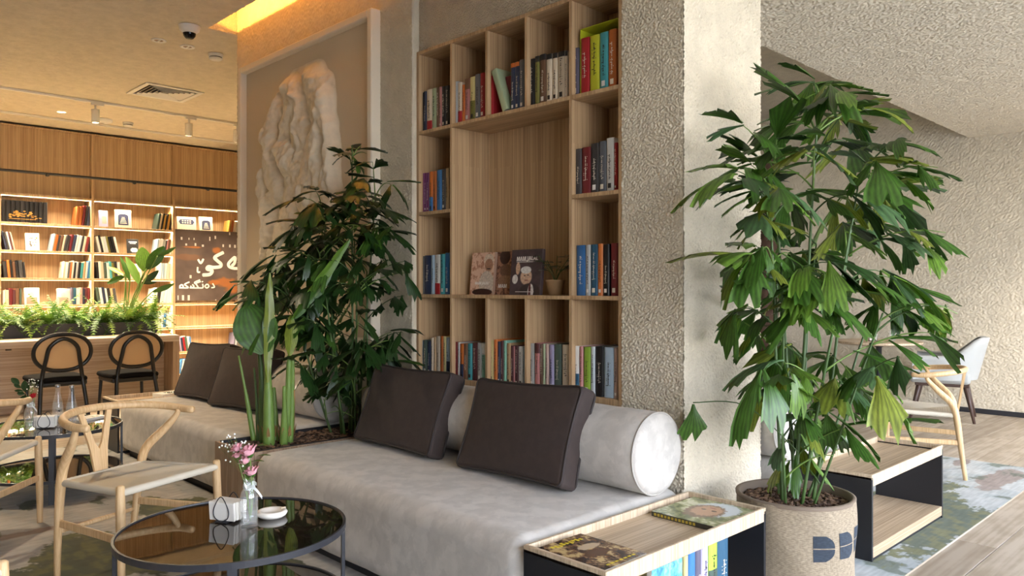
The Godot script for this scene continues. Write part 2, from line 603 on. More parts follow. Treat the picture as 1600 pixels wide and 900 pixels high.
	mat("fern_a", rgb8(84, 118, 38), 0.5, {"two": true, "back": rgb8(70, 100, 30)})
	mat("fern_b", rgb8(58, 90, 34), 0.5, {"two": true, "back": rgb8(50, 80, 26)})
	mat("fern_c", rgb8(112, 138, 50), 0.5, {"two": true, "back": rgb8(90, 110, 34)})
	mat("stalk", rgb8(112, 140, 66), 0.45)
	mat("stalk_dark", rgb8(70, 96, 46), 0.5)
	mat("stalk_brown", rgb8(150, 118, 70), 0.7)
	mat("stalk_pale", rgb8(150, 168, 104), 0.45)
	mat("rug_left", Color(1, 1, 1), 0.95, {"tex": T.rug_left, "relief": T.pile, "depth": 0.1})
	mat("rug_right", Color(1, 1, 1), 0.95, {"tex": T.rug_right, "relief": T.pile, "depth": 0.1})
	mat("lit_strip", rgb8(255, 236, 200), 0.5, {"glow": Color(1.0, 0.86, 0.6), "power": 5.0})
	mat("lit_lamp", rgb8(255, 240, 214), 0.5, {"glow": Color(1.0, 0.88, 0.68), "power": 8.0})
	mat("cove_strip", rgb8(255, 220, 150), 0.5, {"glow": Color(1.0, 0.7, 0.28), "power": 4.0})

# ---------------------------------------------------------------- the room
const WALL_X := 2.85      # face of the stucco pillars
const CASE_X := 2.88      # front of the bookcase
const CEIL := 3.39
const SOFFIT := 2.83
const FAR_D := 11.45      # front of the lit shelves

func lamp_area(called: String, parent: Node, p: Vector3, euler: Vector3, size: Vector2, color: Color, energy: float):
	var l := AreaLight3D.new()
	l.name = called
	l.area_size = size
	l.light_color = color
	l.light_energy = energy
	l.shadow_enabled = true
	l.area_range = 20.0
	parent.add_child(l, true)
	l.position = p
	l.rotation = euler

func lamp_spot(called: String, parent: Node, p: Vector3, to: Vector3, angle: float, color: Color, energy: float, size := 0.03):
	var l := SpotLight3D.new()
	l.name = called
	l.light_color = color
	l.light_energy = energy
	l.spot_angle = angle
	l.spot_angle_attenuation = 0.6
	l.spot_range = 20.0
	l.spot_attenuation = 2.0
	l.light_size = size
	l.shadow_enabled = true
	parent.add_child(l, true)
	var z := (p - to).normalized()
	var x := Vector3.RIGHT if absf(z.y) > 0.98 else Vector3.UP.cross(z).normalized()
	l.transform = Transform3D(Basis(x, z.cross(x), z), p)

# a rough plaster coat as real relief: from corner o along u and v, knobbly towards u x v
func stucco_face(o: Vector3, u: Vector3, v: Vector3, cell: float, freq := 92.0, amp := 0.0065) -> ArrayMesh:
	var a := FastNoiseLite.new()
	a.seed = 77
	a.frequency = freq
	a.fractal_octaves = 2
	a.domain_warp_enabled = true
	a.domain_warp_amplitude = 0.6 / freq
	a.domain_warp_frequency = freq * 0.6
	var n := u.cross(v).normalized()
	var nu := int(u.length() / cell)
	var nv := int(v.length() / cell)
	var w := nu + 1
	var pts := PackedVector3Array()
	var nor := PackedVector3Array()
	var hs := PackedFloat32Array()
	pts.resize(w * (nv + 1))
	nor.resize(w * (nv + 1))
	hs.resize(w * (nv + 1))
	for j in nv + 1:
		for i in w:
			var p := o + u * (float(i) / nu) + v * (float(j) / nv)
			var h := a.get_noise_3dv(p)
			h = amp * smoothstep(-0.45, 0.5, h)
			hs[j * w + i] = h
			pts[j * w + i] = p + n * h
	var du := u.normalized()
	var dv := v.normalized()
	var su := u.length() / nu
	var sv := v.length() / nv
	for j in nv + 1:
		for i in w:
			var gu := (hs[j * w + mini(i + 1, nu)] - hs[j * w + maxi(i - 1, 0)]) / (2.0 * su)
			var gv := (hs[mini(j + 1, nv) * w + i] - hs[maxi(j - 1, 0) * w + i]) / (2.0 * sv)
			nor[j * w + i] = (n - du * gu - dv * gv).normalized()
	var ix := PackedInt32Array()
	ix.resize(nu * nv * 6)
	var k := 0
	for j in nv:
		for i in nu:
			var q := j * w + i
			ix[k] = q; ix[k + 1] = q + w + 1; ix[k + 2] = q + 1
			ix[k + 3] = q; ix[k + 4] = q + w; ix[k + 5] = q + w + 1
			k += 6
	var arr := []
	arr.resize(Mesh.ARRAY_MAX)
	arr[Mesh.ARRAY_VERTEX] = pts
	arr[Mesh.ARRAY_NORMAL] = nor
	arr[Mesh.ARRAY_INDEX] = ix
	var m := ArrayMesh.new()
	m.add_surface_from_arrays(Mesh.PRIMITIVE_TRIANGLES, arr)
	return m

func build_shell():
	# floors: solid slabs, and single planks where the boards can be told apart
	struct("floor", span(-5.1, 3.0, -0.2, 0.0, -2.3, 12.0, 0.0), M.plank_b)
	struct("floor_far", span(3.0, 9.1, -0.2, 0.0, 4.8, 12.0, 0.0), M.plank_b)
	struct("floor_window", span(3.0, 9.1, -0.2, 0.0, -2.3, -0.7, 0.0), M.plank_b)
	var base := struct("floor_boards", span(3.0, 9.1, -0.2, -0.011, -0.7, 4.8, 0.0), M.subfloor)
	var pm := []
	for len in [1.8, 1.2]:
		pm.append(box(Vector3(0, -0.005, 0), Vector3(len - 0.004, 0.01, 0.2165), 0.0015))
	var mats := [M.plank_a, M.plank_b, M.plank_c]
	var row := 0
	var d := -0.7
	while d < 4.75:
		var x := 3.0 - fmod(row * 0.73, 1.8)
		while x < 8.9:
			var long := 0
			var x1 := x + 1.8
			if x >= 2.99 - 1.2:
				var o := part(base, "plank", pm[long], mats[rng.randi() % 3], at(V(maxf(x, 2.4) + 0.9, 0, d + 0.11)))
				if x + 1.8 > 8.93 or x < 3.0:
					var a := maxf(x, 3.0)
					var b := minf(x1, 8.925)
					o.scale.x = (b - a) / 1.8
					o.position.x = (a + b) / 2
			x = x1
		d += 0.22
		row += 1
	var wr := struct("wall_right", span(8.93, 9.13, 0, 3.6, -2.3, 12.0, 0.01), M.stucco_base)
	part(wr, "stucco_coat", stucco_face(V(8.93, 0.0, 4.9), Vector3(0, 0, 3.4), Vector3(0, 3.39, 0), 0.009, 48.0, 0.007), M.stucco_base)
	struct("baseboard_right", span(8.915, 8.93, 0, 0.05, -2.2, 11.7), M.black_metal)
	struct("wall_back", span(-5.1, 9.1, 0, 3.6, 11.80, 11.95, 0.01), M.stucco_fine)
	struct("wall_left", span(-5.25, -5.05, 0, 3.6, -2.3, 12.0, 0.01), M.stucco_fine)
	# the window wall behind the eye
	var wf := struct("wall_front", span(-5.1, -1.0, 0, 3.6, -2.35, -2.2, 0.01), M.stucco_fine)
	part(wf, "sill_wall", span(-1.0, 9.1, 0, 0.06, -2.35, -2.2), M.concrete)
	part(wf, "lintel", span(-1.0, 9.1, 2.83, 3.6, -2.35, -2.2), M.stucco_fine)
	part(wf, "end_pier", span(8.8, 9.1, 0.06, 2.83, -2.35, -2.2), M.stucco_fine)
	for i in 6:
		var x0 := -1.0 + i * 9.8 / 6
		var x1 := x0 + 9.8 / 6
		var st := st_new(false)
		for e in [[x0, x0 + 0.04, 0.06, 2.83], [x1 - 0.04, x1, 0.06, 2.83], [x0, x1, 0.06, 0.11], [x0, x1, 2.78, 2.83]]:
			add_box(st, V((e[0] + e[1]) / 2, (e[2] + e[3]) / 2, -2.27), Vector3(e[1] - e[0], e[3] - e[2], 0.06), 0.003)
		var w := struct("window_%d" % (i + 1), done(st), M.black_metal)
		part(w, "pane", span(x0 + 0.03, x1 - 0.03, 0.1, 2.79, -2.275, -2.269, 0.0), M.pane)
	struct("added_bounce_ground", span(-12, 16, -0.25, -0.05, -14, -2.35, 0.0), M.concrete)  # unseen ground slab, added to bounce daylight up into the room
	# ceilings: the high one, with a slot along the relief pillar, and the low one by the windows
	var ch := struct("ceiling", span(-5.1, 2.60, CEIL, 3.46, 2.42, 12.0, 0.0), M.stucco_base)
	part(ch, "stucco_coat", stucco_face(V(1.0, CEIL, 11.4), Vector3(1.6, 0, 0), Vector3(0, 0, 6.4), 0.0135, 34.0, 0.006), M.stucco_base)
	part(ch, "stucco_coat", stucco_face(V(2.6, CEIL, 11.4), Vector3(2.3, 0, 0), Vector3(0, 0, 5.19), 0.0135, 34.0, 0.006), M.stucco_base)
	struct("ceiling_far", span(2.60, WALL_X + 0.02, CEIL, 3.46, 6.215, 12.0, 0.0), M.stucco_fine)
	struct("ceiling_near", span(2.60, WALL_X + 0.02, CEIL, 3.46, 2.42, 3.80, 0.0), M.stucco_fine)
	struct("ceiling_right", span(WALL_X + 0.02, 9.1, CEIL, 3.46, 2.42, 12.0, 0.0), M.stucco_fine)
	var cl := struct("ceiling_low", span(-5.1, 9.1, SOFFIT, 3.6, -2.3, 2.42, 0.01), M.stucco_base)
	part(cl, "stucco_coat", stucco_face(V(3.56, SOFFIT, 2.42), Vector3(5.37, 0, 0), Vector3(0, 0, 1.67), 0.0066, 60.0, 0.0075), M.stucco_base)
	struct("roof", span(-5.2, 9.2, 3.82, 3.95, 2.3, 12.0), M.concrete)
	struct("roof_edge", span(-5.2, 9.2, 3.46, 3.82, 11.8, 12.0), M.concrete)
	var cove := struct("trim_1", span(2.22, 2.28, 3.46, 3.80, 3.74, 6.27), M.plaster)
	part(cove, "cove_top", span(2.22, 3.0, 3.78, 3.82, 3.74, 6.27), M.plaster)
	part(cove, "cove_end", span(2.22, 3.0, 3.46, 3.80, 6.215, 6.27), M.stucco_fine)
	part(cove, "cove_end", span(2.22, 3.0, 3.46, 3.80, 3.74, 3.80), M.stucco_fine)
	var strip := thing("cove_light", "warm yellow strip light hidden in the ceiling slot above the relief", "light", V(2.40, 3.475, 5.0))
	part(strip, "glowing_strip", box(Vector3(0, 0.006, 0), Vector3(0.02, 0.012, 2.3)), M.cove_strip)
	lamp_area("cove_lamp", strip, Vector3(0.02, 0.02, 0), Vector3(deg_to_rad(20), -PI / 2, 0), Vector2(2.3, 0.02), Color(1.0, 0.72, 0.32), COVE)
	# stucco pillars and the wall round the bookcase
	var p1 := struct("pillar_1", span(2.875, 3.552, 0, SOFFIT, 1.888, 2.222, 0.012), M.stucco_base)
	part(p1, "stucco_coat", stucco_face(V(2.875, 0.35, 2.221), Vector3(0, 0, 0.333), Vector3(0, 2.48, 0), 0.0038), M.stucco_base)
	part(p1, "stucco_coat", stucco_face(V(2.875, 0.0, 1.888), Vector3(0.677, 0, 0), Vector3(0, 2.83, 0), 0.0048), M.stucco_base)
	var p2 := struct("pillar_2", span(WALL_X, 3.54, 0, 3.78, 3.803, 6.212, 0.012), M.stucco_base)
	part(p2, "stucco_coat", stucco_face(V(WALL_X, 0.6, 4.14), Vector3(0, 0, 0.337), Vector3(0, 2.46, 0), 0.0052), M.stucco_base)
	part(p2, "stucco_coat", stucco_face(V(WALL_X, 3.06, 6.212), Vector3(0, 0, 2.409), Vector3(0, 0.72, 0), 0.009), M.stucco_base)
	part(p2, "stucco_coat", stucco_face(V(WALL_X, 0.4, 6.212), Vector3(0, 0, 0.165), Vector3(0, 2.66, 0), 0.009), M.stucco_base)
	struct("wall_added_light_block", span(3.54, 8.93, 0, 3.46, 5.9, 6.1), M.stucco_fine)  # unseen wall, added to keep window light off the far ceiling
	struct("wall_middle", span(3.2, 3.54, 0, 3.46, 2.222, 3.803), M.stucco)
	struct("wall_above_bookcase", span(2.90, 3.2, 2.724, 3.46, 2.222, 3.803), M.stucco)
	struct("wall_below_bookcase", span(2.90, 3.2, 0, 0.714, 2.222, 3.803), M.stucco)
	# rugs
	var rl := sheet(1, 1, func(u, v): return V(lerpf(-0.9, 2.0, u), 0.012, lerpf(1.2, 6.9, v)))
	var r1 := one("rug", "large greige rug with dark mossy green patches under the round tables", "rug", rl, M.rug_left)
	part(r1, "backing", span(-0.9, 2.0, 0.0, 0.011, 1.2, 6.9), M.plank_b)
	var rr := sheet(1, 1, func(u, v): return V(lerpf(3.3, 6.4, u), 0.012, lerpf(1.235, 4.4, v)))
	var r2 := one("rug", "pale blue grey rug with green and brown patches under the empty side table", "rug", rr, M.rug_right)
	part(r2, "backing", span(3.3, 6.4, 0.0, 0.011, 1.235, 4.4), M.plank_c)

const COVE := 5.0
const SPOT := 11.0
const SHELF_LED := 1.8

const HANG := CEIL - 0.006   # fittings hang from the face of the plaster

func build_ceiling_fittings():
	# security camera
	var t := thing("security_camera", "white dome security camera with black lens on the ceiling", "camera", V(2.471, HANG, 6.261))
	part(t, "housing", lathe([Vector2(0.0, -0.062), Vector2(0.045, -0.06), Vector2(0.075, -0.035), Vector2(0.085, 0.0)], 28), M.white_plastic)
	part(t, "dome", lathe([Vector2(0.0, -0.105), Vector2(0.03, -0.098), Vector2(0.046, -0.078), Vector2(0.05, -0.058)], 24), M.dark_plastic)
	for p in [[2.424, 6.798, "small round ceiling speaker farther from the relief pillar"], [2.668, 6.803, "small round ceiling speaker closer to the relief pillar"]]:
		var s := thing("ceiling_speaker", p[2], "speaker", V(p[0], HANG, p[1]), 0, "round ceiling speakers")
		part(s, "ring", lathe([Vector2(0.035, -0.002), Vector2(0.045, -0.008), Vector2(0.06, -0.006), Vector2(0.062, 0.0)], 28), M.white_plastic)
		part(s, "grille", lathe([Vector2(0.0, -0.002), Vector2(0.036, -0.002)], 20), M.oak_grey)
		part(s, "bar", box(Vector3(0, -0.006, 0), Vector3(0.016, 0.006, 0.06), 0.002), M.white_plastic)
	for p in [[2.938, 6.849, "white smoke detector with black slots beside the relief pillar"], [3.351, 10.457, "white smoke detector between the track spots and the lit shelves"]]:
		var s := thing("smoke_detector", p[2], "smoke detector", V(p[0], HANG, p[1]), 0, "smoke detectors")
		part(s, "base", lathe([Vector2(0.0, -0.028), Vector2(0.06, -0.026), Vector2(0.064, 0.0)], 28), M.white_plastic)
		part(s, "slot_ring", lathe([Vector2(0.0, -0.036), Vector2(0.052, -0.036), Vector2(0.054, -0.026)], 28), M.dark_plastic)
		part(s, "cap", lathe([Vector2(0.0, -0.055), Vector2(0.045, -0.052), Vector2(0.058, -0.042), Vector2(0.058, -0.034)], 28), M.white_plastic)
	# air vent
	var v := thing("air_vent", "square white ceiling air vent with louvres", "vent", V(3.12, HANG, 8.56))
	var st := st_new(false)
	for s in [-1.0, 1.0]:
		add_box(st, Vector3(s * 0.275, -0.006, 0), Vector3(0.05, 0.012, 0.60))
		add_box(st, Vector3(0, -0.006, s * 0.275), Vector3(0.50, 0.012, 0.05))
	part(v, "frame", done(st), M.white_plastic)
	part(v, "backing", box(Vector3(0, -0.001, 0), Vector3(0.5, 0.002, 0.5), 0.0), M.dark_plastic)  # black sheet paints in the dark of the cavity behind the louvres
	for k in 4:
		for i in 5:
			var r := 0.05 + i * 0.042
			var sl := box(Vector3.ZERO, Vector3(2 * r, 0.003, 0.034), 0.001)
			part(v, "louvre", sl, M.white_plastic, Transform3D(Basis(Vector3.UP, k * PI / 2) * Basis(Vector3.RIGHT, 0.6), Basis(Vector3.UP, k * PI / 2) * Vector3(0, -0.006, r)))
	# track with spots
	var tr := thing("light_track", "long white light track across the ceiling", "light track", V(2.9, HANG, 9.5))
	part(tr, "rail", box(Vector3(0, -0.012, 0), Vector3(4.4, 0.024, 0.036)), M.white_plastic)
	for x in [-0.35, 0.62, -1.3]:
		part(tr, "joint", box(Vector3(x, -0.014, 0), Vector3(0.12, 0.03, 0.038)), M.white_plastic)
	var spots := [[2.72, 0.0, "white track spotlight pointing straight down, beside the round access point"], [3.763, 0.25, "tilted white track spotlight between two others"], [4.37, 0.5, "tilted white track spotlight at the relief pillar"], [1.6, 0.1, "white track spotlight at the end of the track farthest from the pillar"]]
	for s in spots:
		var o := thing("track_spotlight", s[2], "spotlight", V(s[0], HANG - 0.024, 9.5), 0, "track spotlights")
		part(o, "adapter", box(Vector3(0, -0.012, 0), Vector3(0.13, 0.024, 0.034)), M.white_plastic)
		part(o, "arm", tube([Vector3(-0.02, -0.02, 0), Vector3(-0.02, -0.07, 0)], 0.012, 8), M.white_plastic)
		var dir := Vector3(s[1] * 0.3, -1, -s[1]).normalized()
		var tf := frame_of(Vector3(-0.02, -0.07, 0), -dir, Vector3.RIGHT)
		var can := st_new()
		add_lathe(can, [Vector2(0.0, -0.15), Vector2(0.036, -0.15), Vector2(0.042, -0.145), Vector2(0.042, -0.002), Vector2(0.0, 0.0)], 20)
		var can_tf := Transform3D(tf.basis * Basis(Vector3.RIGHT, PI / 2), tf.origin)
		part(o, "can", done(can), M.white_plastic, can_tf)
		part(o, "lens", lathe([Vector2(0.0, -0.153), Vector2(0.032, -0.152)], 20), M.lit_lamp, can_tf)
		lamp_spot("spot_lamp", o, can_tf * Vector3(0, -0.17, 0), can_tf * Vector3(0, -1.5, 0), 38, WARM, SPOT)
	# one downlight in view; the others are unseen lamps added as fill light
	for p in [[2.575, 10.367, "round recessed ceiling downlight glowing near the lit shelves"], [0.6, 8.6, "added unseen fill downlight above the far end of the desk"], [1.4, 10.4, "added unseen fill downlight near the lit shelves, away from the pillar"], [4.6, 8.2, "added unseen fill downlight behind the relief pillar"], [1.0, 5.7, "added unseen fill downlight above the table with the red rose"], [7.7, 1.0, "added unseen fill lamp in the low ceiling above the armchair"], [7.7, -0.6, "added unseen fill lamp in the low ceiling by the window"]]:
		var o := thing("downlight", p[2], "downlight", V(p[0], HANG if p[1] > 2.42 else SOFFIT, p[1]), 0, "recessed downlights")
		part(o, "ring", lathe([Vector2(0.045, -0.002), Vector2(0.05, -0.006), Vector2(0.062, -0.004), Vector2(0.064, 0.0)], 24), M.white_plastic)
		part(o, "lens", lathe([Vector2(0.0, -0.003), Vector2(0.046, -0.003)], 20), M.lit_lamp)
		lamp_spot("down_lamp", o, Vector3(0, -0.03, 0), Vector3(0, -1, 0), 55, WARM if p[0] < 6.0 else Color(1.0, 0.97, 0.93), SPOT * (0.35 if p[0] > 6.0 or p[1] < 6.0 else 0.9), 0.04)
	var ap := thing("access_point", "round white network access point behind the track spotlight", "access point", V(3.06, HANG, 10.482))
	part(ap, "dish", lathe([Vector2(0.0, -0.045), Vector2(0.07, -0.042), Vector2(0.11, -0.028), Vector2(0.115, 0.0)], 32), M.white_plastic)
	part(ap, "badge", lathe([Vector2(0.0, -0.047), Vector2(0.022, -0.046)], 16), M.steel)
	var ld := thing("slot_diffuser", "long thin white air slot in the ceiling before the lit shelves", "diffuser", V(3.0, HANG, 10.82))
	part(ld, "edge", box(Vector3(0, -0.007, 0.035), Vector3(7.0, 0.014, 0.02)), M.white_plastic)
	part(ld, "edge", box(Vector3(0, -0.007, -0.035), Vector3(7.0, 0.014, 0.02)), M.white_plastic)

# ---------------------------------------------------------------- books
var PAL := {}
var book_cover: ArrayMesh
var book_pages: ArrayMesh
var book_band: ArrayMesh
var titles := []

func prepare_books():
	for e in [["k", "black", 30, 29, 32], ["n", "navy", 40, 50, 78], ["c", "cream", 224, 208, 184], ["g", "pale green", 172, 186, 150], ["G", "dark green", 66, 84, 74], ["r", "red", 168, 30, 40], ["R", "dark red", 110, 30, 36], ["m", "maroon", 84, 40, 44], ["w", "white", 226, 224, 218], ["p", "dusty pink", 196, 130, 128], ["P", "purple", 110, 30, 92], ["o", "orange", 206, 110, 44], ["O", "brown orange", 176, 96, 42], ["b", "blue", 52, 112, 172], ["B", "pale blue", 168, 190, 208], ["t", "teal", 70, 160, 168], ["T", "deep teal", 36, 84, 112], ["y", "pale yellow", 214, 200, 138], ["Y", "yellow green", 188, 190, 46], ["l", "lime", 162, 200, 70], ["v", "lavender", 172, 164, 200], ["V", "slate violet", 96, 92, 112], ["s", "slate grey", 92, 96, 104], ["a", "light grey", 178, 180, 178], ["d", "charcoal", 58, 56, 58], ["e", "brown", 118, 84, 62], ["E", "tan", 190, 158, 116], ["u", "olive", 116, 112, 50], ["q", "mint", 140, 196, 172], ["x", "silver", 196, 204, 210], ["z", "gold", 196, 150, 70], ["h", "rose beige", 190, 162, 150]]:
		PAL[e[0]] = [e[1], rgb8(e[2], e[3], e[4])]
	# unit book: spine at x = 0 facing -x, thickness along z from -0.5 to 0.5, height along y 0..1, depth along x 0..1
	var st := st_new()
	var prof := []
	for i in 7:
		var a := PI * i / 6
		prof.append(Vector2(0.03 - 0.03 * sin(a), -0.5 * cos(a)))
	prof.push_front(Vector2(1.0, -0.5))
	prof.push_back(Vector2(1.0, 0.5))
	var inner := [Vector2(1.0, 0.42), Vector2(0.03, 0.42), Vector2(0.03, -0.42), Vector2(1.0, -0.42)]
	var ring := prof + inner
	for i in ring.size():
		var p: Vector2 = ring[i]
		var q: Vector2 = ring[(i + 1) % ring.size()]
		var e := q - p
		var n := Vector3(-e.y, 0, e.x)
		if i >= 1 and i <= 6:
			st.set_smooth_group(1)
		else:
			st.set_smooth_group(-1)
		quad(st, Vector3(p.x, 0, p.y), Vector3(q.x, 0, q.y), Vector3(q.x, 1, q.y), Vector3(p.x, 1, p.y), n)
	st.set_smooth_group(-1)
	for y in [0.0, 1.0]:
		var n := Vector3(0, 1 if y > 0.5 else -1, 0)
		quad(st, Vector3(0.03, y, -0.5), Vector3(1, y, -0.5), Vector3(1, y, -0.42), Vector3(0.03, y, -0.42), n)
		quad(st, Vector3(0.03, y, 0.42), Vector3(1, y, 0.42), Vector3(1, y, 0.5), Vector3(0.03, y, 0.5), n)
		for i in range(1, 7):
			tri(st, Vector3(prof[i].x, y, prof[i].y), Vector3(prof[i + 1].x, y, prof[i + 1].y), Vector3(0.03, y, 0), n)
	book_cover = done(st)
	var pg := st_new(false)
	add_box(pg, Vector3(0.505, 0.5, 0), Vector3(0.95, 0.97, 0.84), 0.0)
	book_pages = done(pg)
	# a band of another colour round the spine: unit height, sits just proud
	var bd := st_new()
	for i in range(1, 7):
		var p: Vector2 = prof[i]
		var q: Vector2 = prof[i + 1]
		var f := func(w: Vector2, y: float): return Vector3(w.x - 0.003, y, w.y * 1.004)
		quad(bd, f.call(p, 0.0), f.call(q, 0.0), f.call(q, 1.0), f.call(p, 1.0), Vector3(-1, 0, 0))
	book_band = done(bd)
	# five scribbled titles, unit length along y, unit width along z, thin in x
	for k in 5:
		var s := st_new(false)
		var y := 0.0
		while y < 0.96:
			var step := rng.randf_range(0.03, 0.09)
			var z := rng.randf_range(-0.3, 0.3)
			add_box(s, Vector3(0, y + step * 0.5, 0.0), Vector3(1, step, 0.16), 0.0)
			if rng.randf() < 0.75:
				add_box(s, Vector3(0, y + step * rng.randf(), z), Vector3(1, 0.022, absf(z) + 0.3), 0.0)
			if rng.randf() < 0.4:
				add_box(s, Vector3(0, y + step * 0.4, -signf(z) * 0.42), Vector3(1, 0.025, 0.14), 0.0)
			y += step + (0.04 if rng.randf() < 0.3 else 0.006)
		titles.append(done(s))

# thick, high, deep in metres; turn 0 shows the spine towards -x
func add_book(label: String, group: String, p: Vector3, turn: float, thick: float, high: float, deep: float, key: String, lean := 0.0, detail := true, second := "", share := 0.0) -> Node3D:
	var c: Color = PAL[key][1]
	c = c.lightened(rng.randf_range(0.0, 0.08)) if rng.randf() < 0.5 else c.darkened(rng.randf_range(0.0, 0.12))
	var t := thing("book", label, "book", p, turn, group)
	if lean != 0.0:
		t.basis = Basis(Vector3.UP, turn) * Basis(Vector3.RIGHT, lean)
	var s := Vector3(deep, high, thick)
	part(t, "cover", book_cover, plain(c, 0.45), Transform3D(Basis.from_scale(s), Vector3.ZERO))
	part(t, "pages", book_pages, M.paper, Transform3D(Basis.from_scale(s), Vector3.ZERO))
	if second:
		var lo := share < 0.0
		var hh := absf(share) * high
		part(t, "spine_band", book_band, plain(PAL[second][1], 0.45), Transform3D(Basis.from_scale(Vector3(deep, hh, thick)), Vector3(-0.0006, 0.0 if lo else high - hh, 0)))
	if detail and thick > 0.011:
		var dark := c.get_luminance() > 0.42
		var ink := plain(rgb8(40, 34, 34) if dark else rgb8(222, 214, 196), 0.5)
		var long := high * rng.randf_range(0.35, 0.6)
		part(t, "title", titles[rng.randi() % 5], ink, Transform3D(Basis.from_scale(Vector3(0.0006, long, thick * 0.45)), Vector3(-0.0009, high * rng.randf_range(0.22, 0.34), 0)))
		if rng.randf() < 0.6:
			part(t, "publisher_mark", book_pages, ink if rng.randf() < 0.5 else plain(rgb8(232, 228, 220), 0.5), Transform3D(Basis.from_scale(Vector3(0.0008, thick * 0.55, thick * 0.5)), Vector3(-0.0012, high * 0.06, 0)))
	return t

func ordinal(n: int) -> String:
	var ones := ["first", "second", "third", "fourth", "fifth", "sixth", "seventh", "eighth", "ninth", "tenth", "eleventh", "twelfth", "thirteenth", "fourteenth", "fifteenth", "sixteenth"]
	return ones[n] if n < ones.size() else "%dth" % (n + 1)

# ---------------------------------------------------------------- the lit shelf wall
const ROWS := [0.02, 0.35, 0.71, 1.06, 1.41, 1.765, 2.12, 2.49]
const BAYS := [1.08, 2.15, 3.22, 4.297, 5.37]

